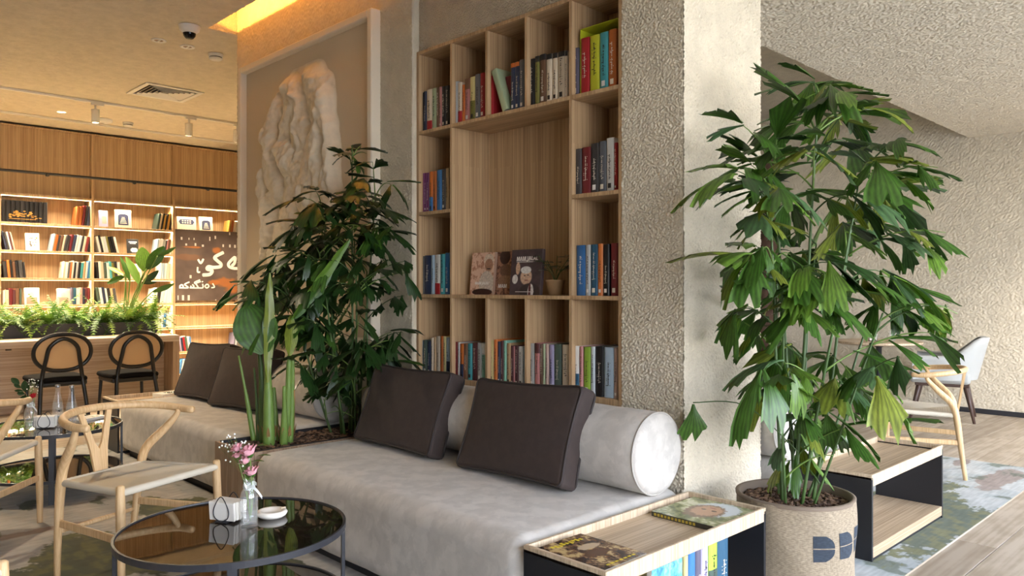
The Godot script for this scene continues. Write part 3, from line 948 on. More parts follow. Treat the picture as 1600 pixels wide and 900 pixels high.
func build_wall_shelves():
	prepare_books()
	for b in 4:
		var x0: float = BAYS[b]
		var x1: float = BAYS[b + 1]
		var mid := (x0 + x1) / 2
		var w := x1 - x0
		var where: String = ["at the far end from the relief pillar", "behind the desk, with a set of black volumes", "behind the tall leafy plant on the desk", "with the dark printed panel beside the pillar"][b]
		var t := thing("shelf_unit", "lit oak wall shelf unit %s" % where, "shelf", V(mid, 0, FAR_D), 0, "lit wall shelf units")
		part(t, "upright", box(Vector3(-w / 2, 1.68, -0.16), Vector3(0.034, 3.36, 0.32)), M.oak)
		if b == 3:
			part(t, "upright", box(Vector3(w / 2, 1.68, -0.16), Vector3(0.034, 3.36, 0.32)), M.oak)
		part(t, "back_panel", box(Vector3(0, 1.25, -0.325), Vector3(w - 0.034, 2.5, 0.012)), M.oak)
		part(t, "upper_panel", box(Vector3(0, 2.92, -0.06), Vector3(w - 0.036, 0.86, 0.02)), M.oak)
		part(t, "top_rail", box(Vector3(0, 3.355, -0.03), Vector3(w - 0.034, 0.02, 0.05)), M.oak)
		for r in ROWS.size():
			if b == 3 and (r == 4 or r == 5):
				continue
			part(t, "shelf", box(Vector3(0, ROWS[r] - 0.014, -0.16), Vector3(w - 0.034, 0.028, 0.316)), M.oak)
			if r > 0:
				var y: float = ROWS[r] - 0.031
				part(t, "led_strip", box(Vector3(0, y, -0.045), Vector3(w - 0.05, 0.006, 0.014), 0.001), M.lit_strip)
				lamp_area("shelf_lamp", t, Vector3(0, y - 0.006, -0.06), Vector3(-PI / 2 - 0.5, 0, 0), Vector2(w - 0.05, 0.012), Color(1.0, 0.93, 0.79), SHELF_LED)
	# ladder rail
	var rail := thing("ladder_rail", "long black ladder rail fixed across the oak shelf wall", "rail", V(3.2, 2.76, FAR_D - 0.07))
	part(rail, "pipe", tube([Vector3(-2.2, 0, 0), Vector3(2.2, 0, 0)], 0.018, 10), M.black_metal)
	for px in [-60.0, 74.0, 210.0, 325.0]:
		var x := on_d(px, 280, FAR_D - 0.07).x - 3.2
		part(rail, "bracket", lathe([Vector2(0.0, -0.03), Vector2(0.022, -0.022), Vector2(0.03, 0.0), Vector2(0.024, 0.02), Vector2(0.0, 0.026)], 14, Vector3(x, -0.008, 0)), M.black_metal)
		part(rail, "bracket_arm", tube([Vector3(x, 0, 0), Vector3(x, 0, -0.075)], 0.012, 8), M.black_metal)
	# rows of far books: bay, row, first and last pixel, tallest and shortest height in pixels, lean in degrees, colour keys
	var rows := [
		[1, 6, 2.0, 74.5, 33, 33, 0, "kkkkkkkkkk"], [1, 6, 117, 143, 34, 30, 6, "OORkn"],
		[1, 5, 3, 24, 30, 26, -12, "ndwmc"], [1, 5, 79, 143.5, 28, 25, 10, "BodecddRnwxdcRk"],
		[1, 4, 4, 41, 28, 24, -5, "kokekdk"], [1, 4, 97, 144, 29, 25, 5, "cwsOwkaktEwbt"],
		[1, 3, 4, 34, 27, 23, 0, "wcRmeG"], [1, 3, 111, 145, 28, 25, 0, "VTwhnmRm"],
		[2, 6, 244, 270, 29, 25, 10, "Gckzkzk"],
		[2, 5, 150, 186, 29, 26, -12, "wkwxukkw"], [2, 5, 243, 271, 28, 25, 8, "Bwwadpew"],
		[2, 4, 150, 189, 29, 25, -4, "kwcGwtukw"], [2, 4, 249, 271, 29, 26, 3, "wBwcw"],
		[2, 3, 150, 184, 28, 24, -8, "GwnwkEd"], [2, 3, 236, 272, 29, 25, 8, "wwkwBww"],
		[2, 2, 236, 272, 27, 24, 4, "cVwwbww"],
		[3, 1, 280, 301, 27, 24, -8, "vnrGwb"], [3, 0, 280, 294, 27, 24, 8, "bwbR"],
		[3, 1, 364, 374, 30, 28, 6, "Vxv"], [3, 6, 356, 374, 25, 22, 8, "zOcw"],
	]
	var bay_name := ["", "first lit bay", "second lit bay", "third lit bay"]
	var row_name := ["lowest", "second lowest", "third lowest", "middle", "fourth", "third", "top"]
	for r in rows:
		var keys: String = r[7]
		var d := FAR_D + 0.05
		var xa := on_d(r[2], 450, d).x
		var xb := on_d(r[3], 450, d).x
		var n := keys.length()
		var z := 10.2
		var lean := deg_to_rad(r[6])
		var weights := []
		var total := 0.0
		for i in n:
			var q := 1.0 if r[4] == r[5] else rng.randf_range(0.75, 1.3)
			weights.append(q)
			total += q
		var hmax: float = r[4] * z / F
		var hmin: float = r[5] * z / F
		var room: float = (xb - xa) - absf(sin(lean)) * hmax * 0.75
		var x: float = xa + (absf(sin(lean)) * hmax * 0.75 if lean < 0 else 0.0)
		for i in n:
			var th: float = room * weights[i] / total
			var hi := lerpf(hmin, hmax, rng.randf())
			var thick := th * 0.94 * cos(lean)
			var group := "books on the lit wall shelves"
			var label := "%s book, %s in the %s run, %s shelf, %s" % [PAL[keys[i]][0], ordinal(i), "window-side" if r[2] < [0, 70, 215, 330][r[0]] else "pillar-side", row_name[r[1]], bay_name[r[0]]]
			if r[0] == 1 and r[1] == 6 and i < 10 and n == 10:
				label = "black volume, %s of the set with one gold emblem across the spines" % ordinal(i)
				group = "black volumes of one set"
			var bx := x + th * 0.5
			var tilt := lean
			var lift: float = absf(sin(lean)) * thick * 0.5
			add_book(label, group, V(bx, ROWS[r[1]] + lift + 0.001, d), PI / 2, thick, hi * (1.0 if n == 10 else 0.97), 0.19, keys[i], tilt, false)
			x += th
	# the gold emblem printed over the ten spines
	var gold := mat("gold_print", rgb8(222, 168, 84), 0.4)
	var emb := st_new(false)
	for k in 60:
		var u := rng.randf_range(-1.0, 1.0)
		var y := rng.randf_range(0.0, 1.0)
		if absf(u) > 0.5 + 0.5 * (1.0 - y) and y > 0.6:
			continue
		add_box(emb, Vector3(u * 0.21, 0.06 + y * 0.09 * (1.3 - absf(u)), 0), Vector3(0.026, 0.012, 0.001), 0.0)
	add_box(emb, Vector3(0, 0.045, 0), Vector3(0.3, 0.006, 0.001), 0.0)
	var books: Array = get_children().filter(func(o): return o.has_meta("group") and o.get_meta("group") == "black volumes of one set")
	var fifth: Node3D = books[4]
	part(fifth, "gold_emblem", done(emb), gold, Transform3D(Basis(Vector3.UP, -PI / 2), Vector3(-0.004, 0, 0)))
	# books shown by their covers
	var shown := [
		[1, 5, 40, 62, 27, "a", "pale grey cover with an orange spot and a dark plant drawing", "leafy"], [1, 3, 38, 62, 26, "c", "cover with a faded portrait photograph", "photo"], [1, 3, 89, 110, 25, "h", "rose cover with a portrait photograph", "photo"],
		[2, 6, 155, 169, 27, "v", "lavender boxed book with a pale picture", "inset"], [2, 6, 180, 206, 30, "c", "cream cover with a navy arched emblem", "arch"], [2, 5, 199, 217, 24, "k", "black cover with white lettering and a white shape", "white"],
		[2, 4, 205, 222, 25, "h", "beige cover with a dark portrait", "photo"], [3, 6, 277, 307, 25, "c", "wide cream cover with a navy lozenge title", "lozenge"], [3, 6, 312, 333, 27, "c", "cream cover with a dark arched emblem", "arch"]]
	for s in shown:
		var d := FAR_D + 0.09
		var xa := on_d(s[2], 450, d).x
		var xb := on_d(s[3], 450, d).x
		var hi: float = s[4] * 10.3 / F
		var w := xb - xa
		var t := thing("display_book", "%s, on the lit shelves" % s[6], "book", V((xa + xb) / 2, ROWS[s[1]] + 0.001, d))
		t.rotation.x = -0.12
		part(t, "cover", box(Vector3(0, hi / 2, -0.012), Vector3(w, hi, 0.024)), plain(PAL[s[5]][1], 0.5))
		part(t, "page_edge", box(Vector3(0, hi / 2, -0.012), Vector3(w * 0.97, hi + 0.001, 0.016), 0.0), M.paper)
		var ink := plain(rgb8(52, 56, 88), 0.5)
		var pr := st_new(false)
		match s[7]:
			"arch":
				add_box(pr, Vector3(0, hi * 0.40, 0.0006), Vector3(w * 0.62, hi * 0.5, 0.001), 0.0)
				for k in 6:
					add_box(pr, Vector3(0, hi * (0.66 + k * 0.02), 0.0006), Vector3(w * 0.62 * sqrt(1.0 - pow((k + 1) / 7.0, 2)), hi * 0.02, 0.001), 0.0)
				part(t, "emblem_field", done(pr), ink)
				var e := st_new(false)
				for k in 5:
					add_box(e, Vector3(0, hi * (0.26 + k * 0.08), 0.0014), Vector3(w * (0.42 - 0.06 * k), hi * 0.035, 0.001), 0.0)
				part(t, "emblem", done(e), plain(PAL.c[1], 0.5))
			"lozenge":
				for k in 7:
					add_box(pr, Vector3(0, hi * (0.5 + k * 0.05), 0.0006), Vector3(w * (0.82 - 0.05 * absf(k - 3)), hi * 0.05, 0.001), 0.0)
				for k in 7:
					add_box(pr, Vector3(w * (-0.4 + k * 0.133), hi * 0.09, 0.0006), Vector3(w * 0.07, hi * 0.05, 0.001), 0.0)
				part(t, "emblem_field", done(pr), ink)
				var e := st_new(false)
				for k in 8:
					add_box(e, Vector3(w * (-0.2 + (k % 4) * 0.13), hi * (0.58 + 0.14 * (k / 4)), 0.0014), Vector3(w * 0.08, hi * 0.08, 0.001), 0.0)
				part(t, "lettering", done(e), plain(PAL.c[1], 0.5))
			"inset":
				add_box(pr, Vector3(w * 0.1, hi * 0.42, 0.0006), Vector3(w * 0.5, hi * 0.45, 0.001), 0.0)
				part(t, "picture", done(pr), plain(PAL.h[1], 0.5))
			"white":
				add_box(pr, Vector3(0, hi * 0.8, 0.0006), Vector3(w * 0.7, hi * 0.07, 0.001), 0.0)
				add_box(pr, Vector3(0, hi * 0.7, 0.0006), Vector3(w * 0.5, hi * 0.04, 0.001), 0.0)
				for k in 6:
					add_box(pr, Vector3(w * 0.1, hi * (0.12 + k * 0.05), 0.0006), Vector3(w * 0.62 * sqrt(1.0 - pow((k - 2.5) / 3.2, 2)), hi * 0.05, 0.001), 0.0)
				part(t, "print", done(pr), plain(PAL.w[1], 0.5))
			"leafy":
				for k in 22:
					var a := rng.randf() * TAU
					var q := sqrt(rng.randf())
					add_box(pr, Vector3(cos(a) * q * w * 0.26, hi * (0.5 + 0.28 * sin(a) * q), 0.0006), Vector3(w * 0.08, hi * 0.06, 0.001), 0.0)
				part(t, "drawing", done(pr), plain(rgb8(88, 80, 76), 0.5))
				part(t, "spot", box(Vector3(w * 0.3, hi * 0.72, 0.0008), Vector3(w * 0.12, hi * 0.1, 0.001), 0.0), plain(PAL.o[1], 0.5))
			_:
				add_box(pr, Vector3(0, hi * 0.25, 0.0006), Vector3(w * 0.7, hi * 0.4, 0.001), 0.0)
				part(t, "picture", done(pr), plain(rgb8(150, 118, 104), 0.5))
				part(t, "face", lathe([Vector2(0.0, -0.5), Vector2(0.35, -0.4), Vector2(0.5, 0), Vector2(0.35, 0.4), Vector2(0.0, 0.5)], 14), plain(rgb8(196, 160, 138), 0.5), Transform3D(Basis.from_scale(Vector3(w * 0.34, hi * 0.34, 0.003)), Vector3(0, hi * 0.6, 0)))
	build_panel()

func stroke(st: SurfaceTool, pts: Array, r: float):
	# a pen stroke in the xy plane, 4 mm thick with round ends
	var a := []
	for p in pts:
		a.append(Vector3(p.x, p.y, 0))
	add_tube(st, curve(a, 5), r, 8, false, 0.12, Vector3.BACK)

func build_panel():
	# the dark printed panel with white lettering; px coordinates of a 120 x 130 px zoom, 6.925 to the pixel
	var d := FAR_D - 0.004
	var t := thing("printed_panel", "dark glossy printed panel with large white lettering in the lit shelves", "panel", V(4.833, 1.615, d))
	var im := blend_image(256, 256, [noise_image(81, 0.02, 256, 256, 4), noise_image(82, 0.008, 256, 256, 3)], func(v, x, y):
		var c := rgb8(84, 72, 70).lerp(rgb8(112, 98, 92), v[1])
		for b in [[44, 98, 70, 15], [150, 70, 20, 16], [190, 190, 60, 22], [210, 210, 40, 26], [140, 190, 26, 12], [60, 62, 40, 5]]:
			var q := Vector2((x - b[0]) / float(b[2]), (y - b[1]) / float(b[3])).length()
			c = c.lerp(rgb8(182, 112, 64), (1.0 - smoothstep(0.5, 1.0, q + 0.5 * (v[0] - 0.5))) * (0.25 if b[2] > 60 else 0.8))
		return c)
	var pm := mat("panel_print", Color(1, 1, 1), 0.2, {"tex": im})
	var face := sheet(1, 1, func(u, v): return Vector3(lerpf(-0.518, 0.518, u), lerpf(-0.522, 0.522, v), 0.0))
	part(t, "board", box(Vector3(0, 0, -0.02), Vector3(1.036, 1.044, 0.036)), M.black_panel)
	part(t, "print", face, pm, Transform3D(Basis(), Vector3(0, 0, 0.0005)))
	var conv := func(a: Array) -> Array:
		var out := []
		for p in a:
			var w := on_d(270.0 + p[0] / 6.925, 350.0 + p[1] / 6.925, d)
			out.append(Vector2(w.x - 4.833, w.y - 1.615))
		return out
	var white := plain(rgb8(240, 238, 234), 0.4)
	var st := st_new()
	for s in [[[545, 308], [455, 358], [478, 395], [520, 432], [512, 462], [440, 470], [385, 462], [372, 488], [425, 505], [400, 545], [325, 552]]]:
		stroke(st, conv.call(s), 0.026)
	stroke(st, conv.call([[718, 478], [665, 480], [612, 462], [604, 428], [640, 385], [672, 362], [668, 420], [640, 452]]), 0.024)
	stroke(st, conv.call([[274, 385], [302, 424], [330, 380]]), 0.016)
	stroke(st, conv.call([[268, 468], [268, 518], [292, 520]]), 0.013)
	part(t, "lettering", done(st), white, Transform3D(Basis(), Vector3(0, 0, 0.003)))
	var s2 := st_new()
	for s in [[[430, 645], [450, 682], [418, 690]], [[375, 650], [390, 675], [365, 692], [348, 672], [368, 650]], [[322, 650], [325, 688], [280, 692], [215, 692], [185, 690]], [[292, 606], [235, 632], [255, 655], [275, 688]], [[300, 622], [250, 640]], [[212, 655], [228, 676], [205, 690], [192, 670]], [[178, 628], [128, 652], [150, 672], [165, 690], [110, 692], [70, 690]], [[100, 655], [112, 678], [88, 692], [75, 672], [95, 655]]]:
		stroke(s2, conv.call(s), 0.0105)
	stroke(s2, conv.call([[318, 622], [322, 626]]), 0.012)
	part(t, "lettering", done(s2), white, Transform3D(Basis(), Vector3(0, 0, 0.003)))
	var lights := st_new(false)
	for p in [[95, 155, 18, 30], [175, 160, 10, 22], [230, 162, 10, 22], [400, 160, 12, 44], [460, 145, 16, 34], [145, 222, 18, 22], [245, 222, 18, 30], [325, 235, 22, 24], [545, 235, 18, 30], [617, 238, 18, 32], [672, 242, 20, 34], [615, 105, 14, 30], [192, 570, 22, 34], [110, 798, 22, 56], [172, 798, 22, 56], [57, 798, 10, 50], [712, 620, 20, 50], [465, 822, 14, 12], [540, 822, 18, 12]]:
		var q: Array = conv.call([[p[0], p[1]]])
		add_box(lights, Vector3(q[0].x, q[0].y, 0.0012), Vector3(p[2] * 0.00135, p[3] * 0.00135, 0.001), 0.0)
	part(t, "printed_windows", done(lights), plain(rgb8(206, 200, 194), 0.4))

# ---------------------------------------------------------------- the bookcase between the pillars
func build_bookcase():
	var bc := thing("bookcase", "tall oak bookcase of square niches set between stucco pillars", "bookcase", V(CASE_X, 0, 3.011))
	var x0 := CASE_X
	var x1 := 3.19
	var o := Transform3D(Basis(), -bc.position)
	var put := func(called: String, ya: float, yb: float, da: float, db: float, xa := CASE_X, xb := 3.19):
		part(bc, called, span(xa, xb, ya, yb, da, db, 0.0015), M.oak, o)
	put.call("side_panel", 0.716, 2.724, 2.224, 2.248)
	put.call("side_panel", 0.716, 2.724, 3.777, 3.801)
	put.call("top_board", 2.704, 2.724, 2.248, 3.777)
	put.call("bottom_board", 0.716, 0.754, 2.248, 3.777)
	put.call("back_panel", 0.754, 2.704, 2.248, 3.777, 3.175, 3.19)
	put.call("shelf", 2.215, 2.235, 2.248, 3.777)
	put.call("shelf", 1.222, 1.242, 2.248, 3.777)
	put.call("shelf", 1.722, 1.742, 3.481, 3.777)
	put.call("shelf", 1.722, 1.742, 2.248, 2.537)
	for d in [2.546, 2.858, 3.166, 3.472]:
		put.call("divider", 0.754, 1.222, d - 0.0095, d + 0.0095)
		put.call("divider", 2.235, 2.704, d - 0.0095, d + 0.0095)
	for d in [2.546, 3.472]:
		put.call("divider", 1.242, 2.215, d - 0.0095, d + 0.0095)
	# every book: two pixel columns of a 4x zoom, the row of its top, colour key, second colour and its share (negative: at the foot)
	var rows := [
		["top row, first niche", 2.235, 640, 0, [[65, 84, 580, "k"], [85, 103, 572, "n"], [104, 137, 560, "c", "r", -0.24], [138, 164, 552, "g"], [165, 182, 546, "e"], [183, 198, 543, "p"], [199, 220, 540, "k"], [221, 243, 535, "k"]]],
		["top row, second niche", 2.235, 640, 0, [[261, 298, 512, "x"], [299, 324, 516, "c", "r", -0.3], [326, 342, 530, "o"], [343, 372, 492, "p", "e", 0.25], [374, 404, 481, "y", "u", -0.45], [406, 437, 464, "s"], [438, 466, 456, "r"]]],
		["top row, third niche", 2.235, 640, 0, [[487, 520, 476, "r"], [629, 655, 396, "n", "o", 0.09], [656, 682, 388, "n", "o", 0.09], [684, 712, 373, "s"]]],
		["top row, fourth niche", 2.235, 640, 0, [[739, 778, 370, "k"], [781, 808, 352, "u", "k", 0.12], [810, 848, 340, "e", "k", 0.12], [851, 887, 338, "c", "k", 0.11], [889, 921, 332, "c", "k", 0.11], [924, 966, 322, "c", "k", 0.11], [968, 984, 318, "c", "k", 0.11]]],
		["top row, fifth niche", 2.235, 640, 0, [[1010, 1054, 302, "V"], [1067, 1120, 236, "r"], [1124, 1182, 220, "Y"], [1185, 1236, 202, "t"], [1239, 1289, 184, "O"]]],
		["second row, palm-side niche", 1.742, 640, 200, [[62, 88, 285, "P"], [89, 103, 282, "P"], [104, 118, 280, "P"], [119, 142, 273, "o", "b", -0.36], [144, 164, 270, "O"], [167, 197, 263, "b"], [199, 221, 256, "d"], [223, 243, 252, "E"]]],
		["second row, outer niche", 1.742, 640, 200, [[1007, 1029, 127, "p", "r", 0.3], [1031, 1070, 131, "d"], [1072, 1127, 121, "R"], [1129, 1177, 96, "d"], [1179, 1224, 83, "s"], [1227, 1273, 62, "w"], [1275, 1296, 92, "r"]]],
		["third row, palm-side niche", 1.242, 640, 200, [[66, 88, 802, "d"], [90, 128, 797, "n"], [130, 153, 795, "B"], [155, 187, 792, "w", "r", -0.28], [190, 217, 788, "t"], [219, 246, 780, "b"]]],
		["third row, outer niche", 1.242, 640, 200, [[1023, 1037, 742, "m"], [1039, 1094, 733, "b"], [1096, 1127, 731, "a"], [1129, 1171, 728, "T"], [1173, 1204, 724, "o"], [1206, 1243, 726, "k"], [1254, 1298, 720, "R"]]],
		["bottom row, first niche", 0.754, 640, 400, [[66, 79, 527, "T"], [81, 107, 526, "G"], [109, 129, 534, "n"], [131, 147, 512, "c"], [148, 162, 506, "E"], [164, 187, 502, "c"], [189, 206, 500, "o"], [208, 224, 502, "y"], [226, 248, 512, "B", "n", -0.4]]],
		["bottom row, second niche", 0.754, 640, 400, [[272, 297, 536, "R"], [299, 311, 540, "a"], [313, 334, 549, "o", "n", -0.42], [336, 359, 549, "e"], [361, 388, 548, "t"], [390, 419, 546, "m"], [421, 446, 543, "a"], [448, 471, 546, "q", "w", 0.3]]],
		["bottom row, third niche", 0.754, 640, 400, [[493, 522, 526, "y"], [524, 545, 523, "o"], [548, 565, 536, "n"], [566, 583, 531, "m"], [584, 602, 529, "q"], [604, 628, 546, "E"], [630, 647, 562, "m"], [648, 655, 564, "p"], [656, 676, 562, "m"], [678, 704, 566, "w"], [705, 717, 569, "B"]]],
		["bottom row, fourth niche", 0.754, 640, 400, [[741, 775, 546, "a"], [779, 810, 546, "p", "m", 0.22], [813, 829, 551, "e"], [831, 844, 549, "g"], [846, 866, 551, "h"], [868, 899, 556, "v"], [901, 942, 552, "G"], [950, 996, 557, "c"]]],
		["bottom row, fifth niche", 0.754, 640, 400, [[1019, 1056, 562, "w", "T", -0.42], [1059, 1081, 566, "p"], [1084, 1127, 571, "l"], [1129, 1155, 567, "x"], [1158, 1209, 567, "k"], [1212, 1271, 573, "B"], [1273, 1300, 576, "h"]]],
	]
	var sx := CASE_X + 0.028
	for r in rows:
		var i := 0
		for b in r[4]:
			var pa: float = r[2] + b[0] / 4.0
			var pb: float = r[2] + b[1] / 4.0
			var da := -on_x(pa, 450, sx).z
			var db := -on_x(pb, 450, sx).z
			da = clampf(da, 2.25, 3.776)
			db = clampf(db, 2.25, 3.776)
			var top := on_x((pa + pb) / 2, r[3] + b[2] / 4.0, sx).y
			var label := "%s book, %s from the palm side in the %s" % [PAL[b[3]][0], ordinal(i), r[0]]
			add_book(label, "books in the oak bookcase", V(sx, r[1] + 0.0005, (da + db) / 2), 0.0, da - db - 0.001, top - r[1], 0.17 if top - r[1] < 0.22 else 0.2, b[3], 0.0, true, b[4] if b.size() > 4 else "", b[5] if b.size() > 5 else 0.0)
			i += 1
	# the leaning green book of the third niche, and the dark red one it rests on
	add_book("dark red book standing deep behind the leaning green book", "books in the oak bookcase", V(sx + 0.04, 2.2355, 3.065), 0.0, 0.05, 0.21, 0.18, "R", 0.0, false)
	add_book("worn green book leaning on red book, top row, third niche", "books in the oak bookcase", V(sx - 0.012, 2.244, 3.036), 0.0, 0.042, 0.255, 0.18, "g", -0.36, false)
	# slip case of the four bright volumes
	var da := -on_x(906.2, 450, sx).z
	var db := -on_x(964.0, 450, sx).z
	var hi := 0.325
	var sc := thing("slipcase", "lime slipcase holding four bright volumes, red, yellow, teal and orange", "slipcase", V(sx + 0.004, 2.2355, (da + db) / 2))
	var lime := plain(rgb8(186, 192, 40), 0.5)
	part(sc, "top", box(Vector3(0.1, hi, 0), Vector3(0.2, 0.003, da - db + 0.002)), lime)
	part(sc, "side", box(Vector3(0.1, hi / 2, -(da - db) / 2 - 0.001), Vector3(0.2, hi, 0.002)), lime)
	# three books shown by their covers
	var cover_x := 2.945
	var shown := [[733.5, 769.0, 394.0, 0], [767.5, 800.0, 392.5, 1], [795.5, 843.5, 389.0, 2]]
	var about := ["sepia cover book with a smiling person in a headscarf", "sepia cover book half hidden between two other cover books", "dark plum cover book with a suited person waving"]
	for s in shown:
		var xx: float = cover_x + (0.03 if s[3] == 1 else 0.0) - (0.012 if s[3] == 2 else 0.0)
		var dl := -on_x(s[0], 450, xx).z
		var dr := -on_x(s[1], 450, xx).z
		var top := on_x((s[0] + s[1]) / 2, s[2], xx).y - 1.2425
		var w := dl - dr
		var t := thing("display_book", about[s[3]] + " in the bookcase", "book", V(xx, 1.2425, (dl + dr) / 2), -PI / 2, "books shown by their covers")
		t.basis = Basis(Vector3.UP, -PI / 2) * Basis(Vector3.RIGHT, -0.1)
		part(t, "cover", box(Vector3(0, top / 2, -0.011), Vector3(w, top, 0.022)), plain(rgb8(74, 60, 62) if s[3] == 2 else rgb8(150, 120, 100), 0.4))
		part(t, "page_edge", box(Vector3(0, top / 2, -0.011), Vector3(w * 0.97, top + 0.0008, 0.016), 0.0), M.paper)
		var face := sheet(1, 1, func(u, v): return Vector3(lerpf(-w / 2, w / 2, u), lerpf(0.0, top, v), 0.0004))
		part(t, "cover_print", face, mat("cover_print_%d" % s[3], Color(1, 1, 1), 0.4, {"tex": cover_image(s[3])}))
		var words: Array = [[["MAM JALAL", 0.0, 0.27, 0.6]], [["MAM", 0.0, 0.2, 0.4]], [["MAM JALAL", 0.0, 0.80, 0.68]]][s[3]]
		for q in words:
			var tm := TextMesh.new()
			var font := SystemFont.new()
			font.font_names = PackedStringArray(["Droid Sans"])
			font.font_weight = 700
			tm.font = font
			tm.text = q[0]
			tm.font_size = 32
			tm.pixel_size = 0.001
			tm.depth = 0.001
			var size := tm.get_aabb().size
			var k: float = w * q[3] / maxf(size.x, 0.001)
			part(t, "lettering", tm, plain(rgb8(236, 230, 224), 0.5), Transform3D(Basis.from_scale(Vector3(k, k, 0.6)), Vector3(w * 0.02, top * q[2], 0.001)))
		if s[3] == 2:
			var lines := st_new(false)
			for l in [[0.755, 0.44, -0.11], [0.725, 0.64, 0.0], [0.07, 0.6, 0.0]]:
				add_box(lines, Vector3(w * l[2], top * l[0], 0.001), Vector3(w * l[1], top * 0.014, 0.0006), 0.0)
			part(t, "small_print", done(lines), plain(rgb8(214, 206, 200), 0.5))
	# little pot with a sprig
	var p := on_x(868.0, 460, 2.99)
	var pot := thing("small_potted_plant", "little kraft pot with a thin dark sprig in the bookcase", "potted plant", Vector3(2.99, 1.2425, p.z))
	part(pot, "pot", lathe([Vector2(0.0, 0.0), Vector2(0.036, 0.0), Vector2(0.049, 0.07), Vector2(0.052, 0.072), Vector2(0.052, 0.08), Vector2(0.046, 0.08), Vector2(0.044, 0.066), Vector2(0.0, 0.066)], 20), plain(rgb8(166, 134, 96), 0.8))
	part(pot, "soil", lathe([Vector2(0.0, 0.068), Vector2(0.044, 0.067)], 16), M.soil)
	for k in 9:
		var a := k * TAU / 9 + 0.3
		var dir := Vector3(cos(a) * 0.6, 1.0, sin(a))
		var tip := Vector3(cos(a) * 0.07, 0.15 + 0.03 * (k % 3), sin(a) * 0.12)
		part(pot, "stem", tube(curve([Vector3(0, 0.06, 0), Vector3(cos(a) * 0.02, 0.12, sin(a) * 0.03), tip], 4), 0.0018, 5), M.stalk_dark)
		for j in 3:
			part(pot, "leaf", paddle(0.3, 0.2), M.leaf_dark, frame_of(Vector3(cos(a) * 0.02, 0.12, sin(a) * 0.03).lerp(tip, 0.3 + j * 0.3), Vector3(cos(a + (j - 1) * 1.2), 0.1, sin(a + (j - 1) * 1.2)), Vector3.UP, Vector3.ONE * 0.055))

func cover_image(kind: int) -> ImageTexture:
	var n1 := noise_image(300 + kind, 0.03, 128, 160, 4)
	var n2 := noise_image(310 + kind, 0.09, 128, 160, 3)
	# a plain figure: soft discs for head, hand, shirt; no likeness
	var sets := [
		[[[96, 30, 30, 26, 226, 206, 184], [98, 48, 24, 26, 176, 128, 100], [98, 62, 12, 3, 60, 40, 34], [90, 118, 44, 52, 214, 196, 178], [70, 150, 60, 14, 70, 44, 40]], rgb8(224, 186, 160), rgb8(176, 122, 96)],
		[[[70, 20, 34, 30, 60, 36, 30], [80, 70, 40, 26, 120, 86, 66], [80, 112, 50, 26, 150, 112, 84]], rgb8(170, 124, 98), rgb8(96, 62, 50)],
		[[[66, 96, 26, 30, 214, 178, 150], [64, 72, 24, 14, 236, 232, 226], [30, 66, 10, 24, 220, 180, 150], [20, 104, 13, 18, 232, 226, 220], [84, 150, 46, 34, 56, 44, 48], [88, 148, 13, 30, 226, 222, 218], [84, 146, 5, 30, 90, 36, 40], [60, 92, 4, 2, 60, 40, 34], [74, 90, 4, 2, 60, 40, 34], [68, 108, 8, 2, 130, 70, 60]], rgb8(84, 68, 72), rgb8(66, 54, 58)]]
	var fig: Array = sets[kind]
	return blend_image(128, 160, [n1, n2], func(v, x, y):
		var c: Color = fig[1].lerp(fig[2], smoothstep(0.45, 0.7, v[0] * 0.6 + v[1] * 0.4) if kind < 2 else v[0])
		for e in fig[0]:
			var q: float = Vector2((x - e[0]) / float(e[2]), (y - e[1]) / float(e[3])).length()
			c = c.lerp(rgb8(e[4], e[5], e[6]).darkened(0.25 * (v[1] - 0.3)), 1.0 - smoothstep(0.85, 1.0, q))
		return c)

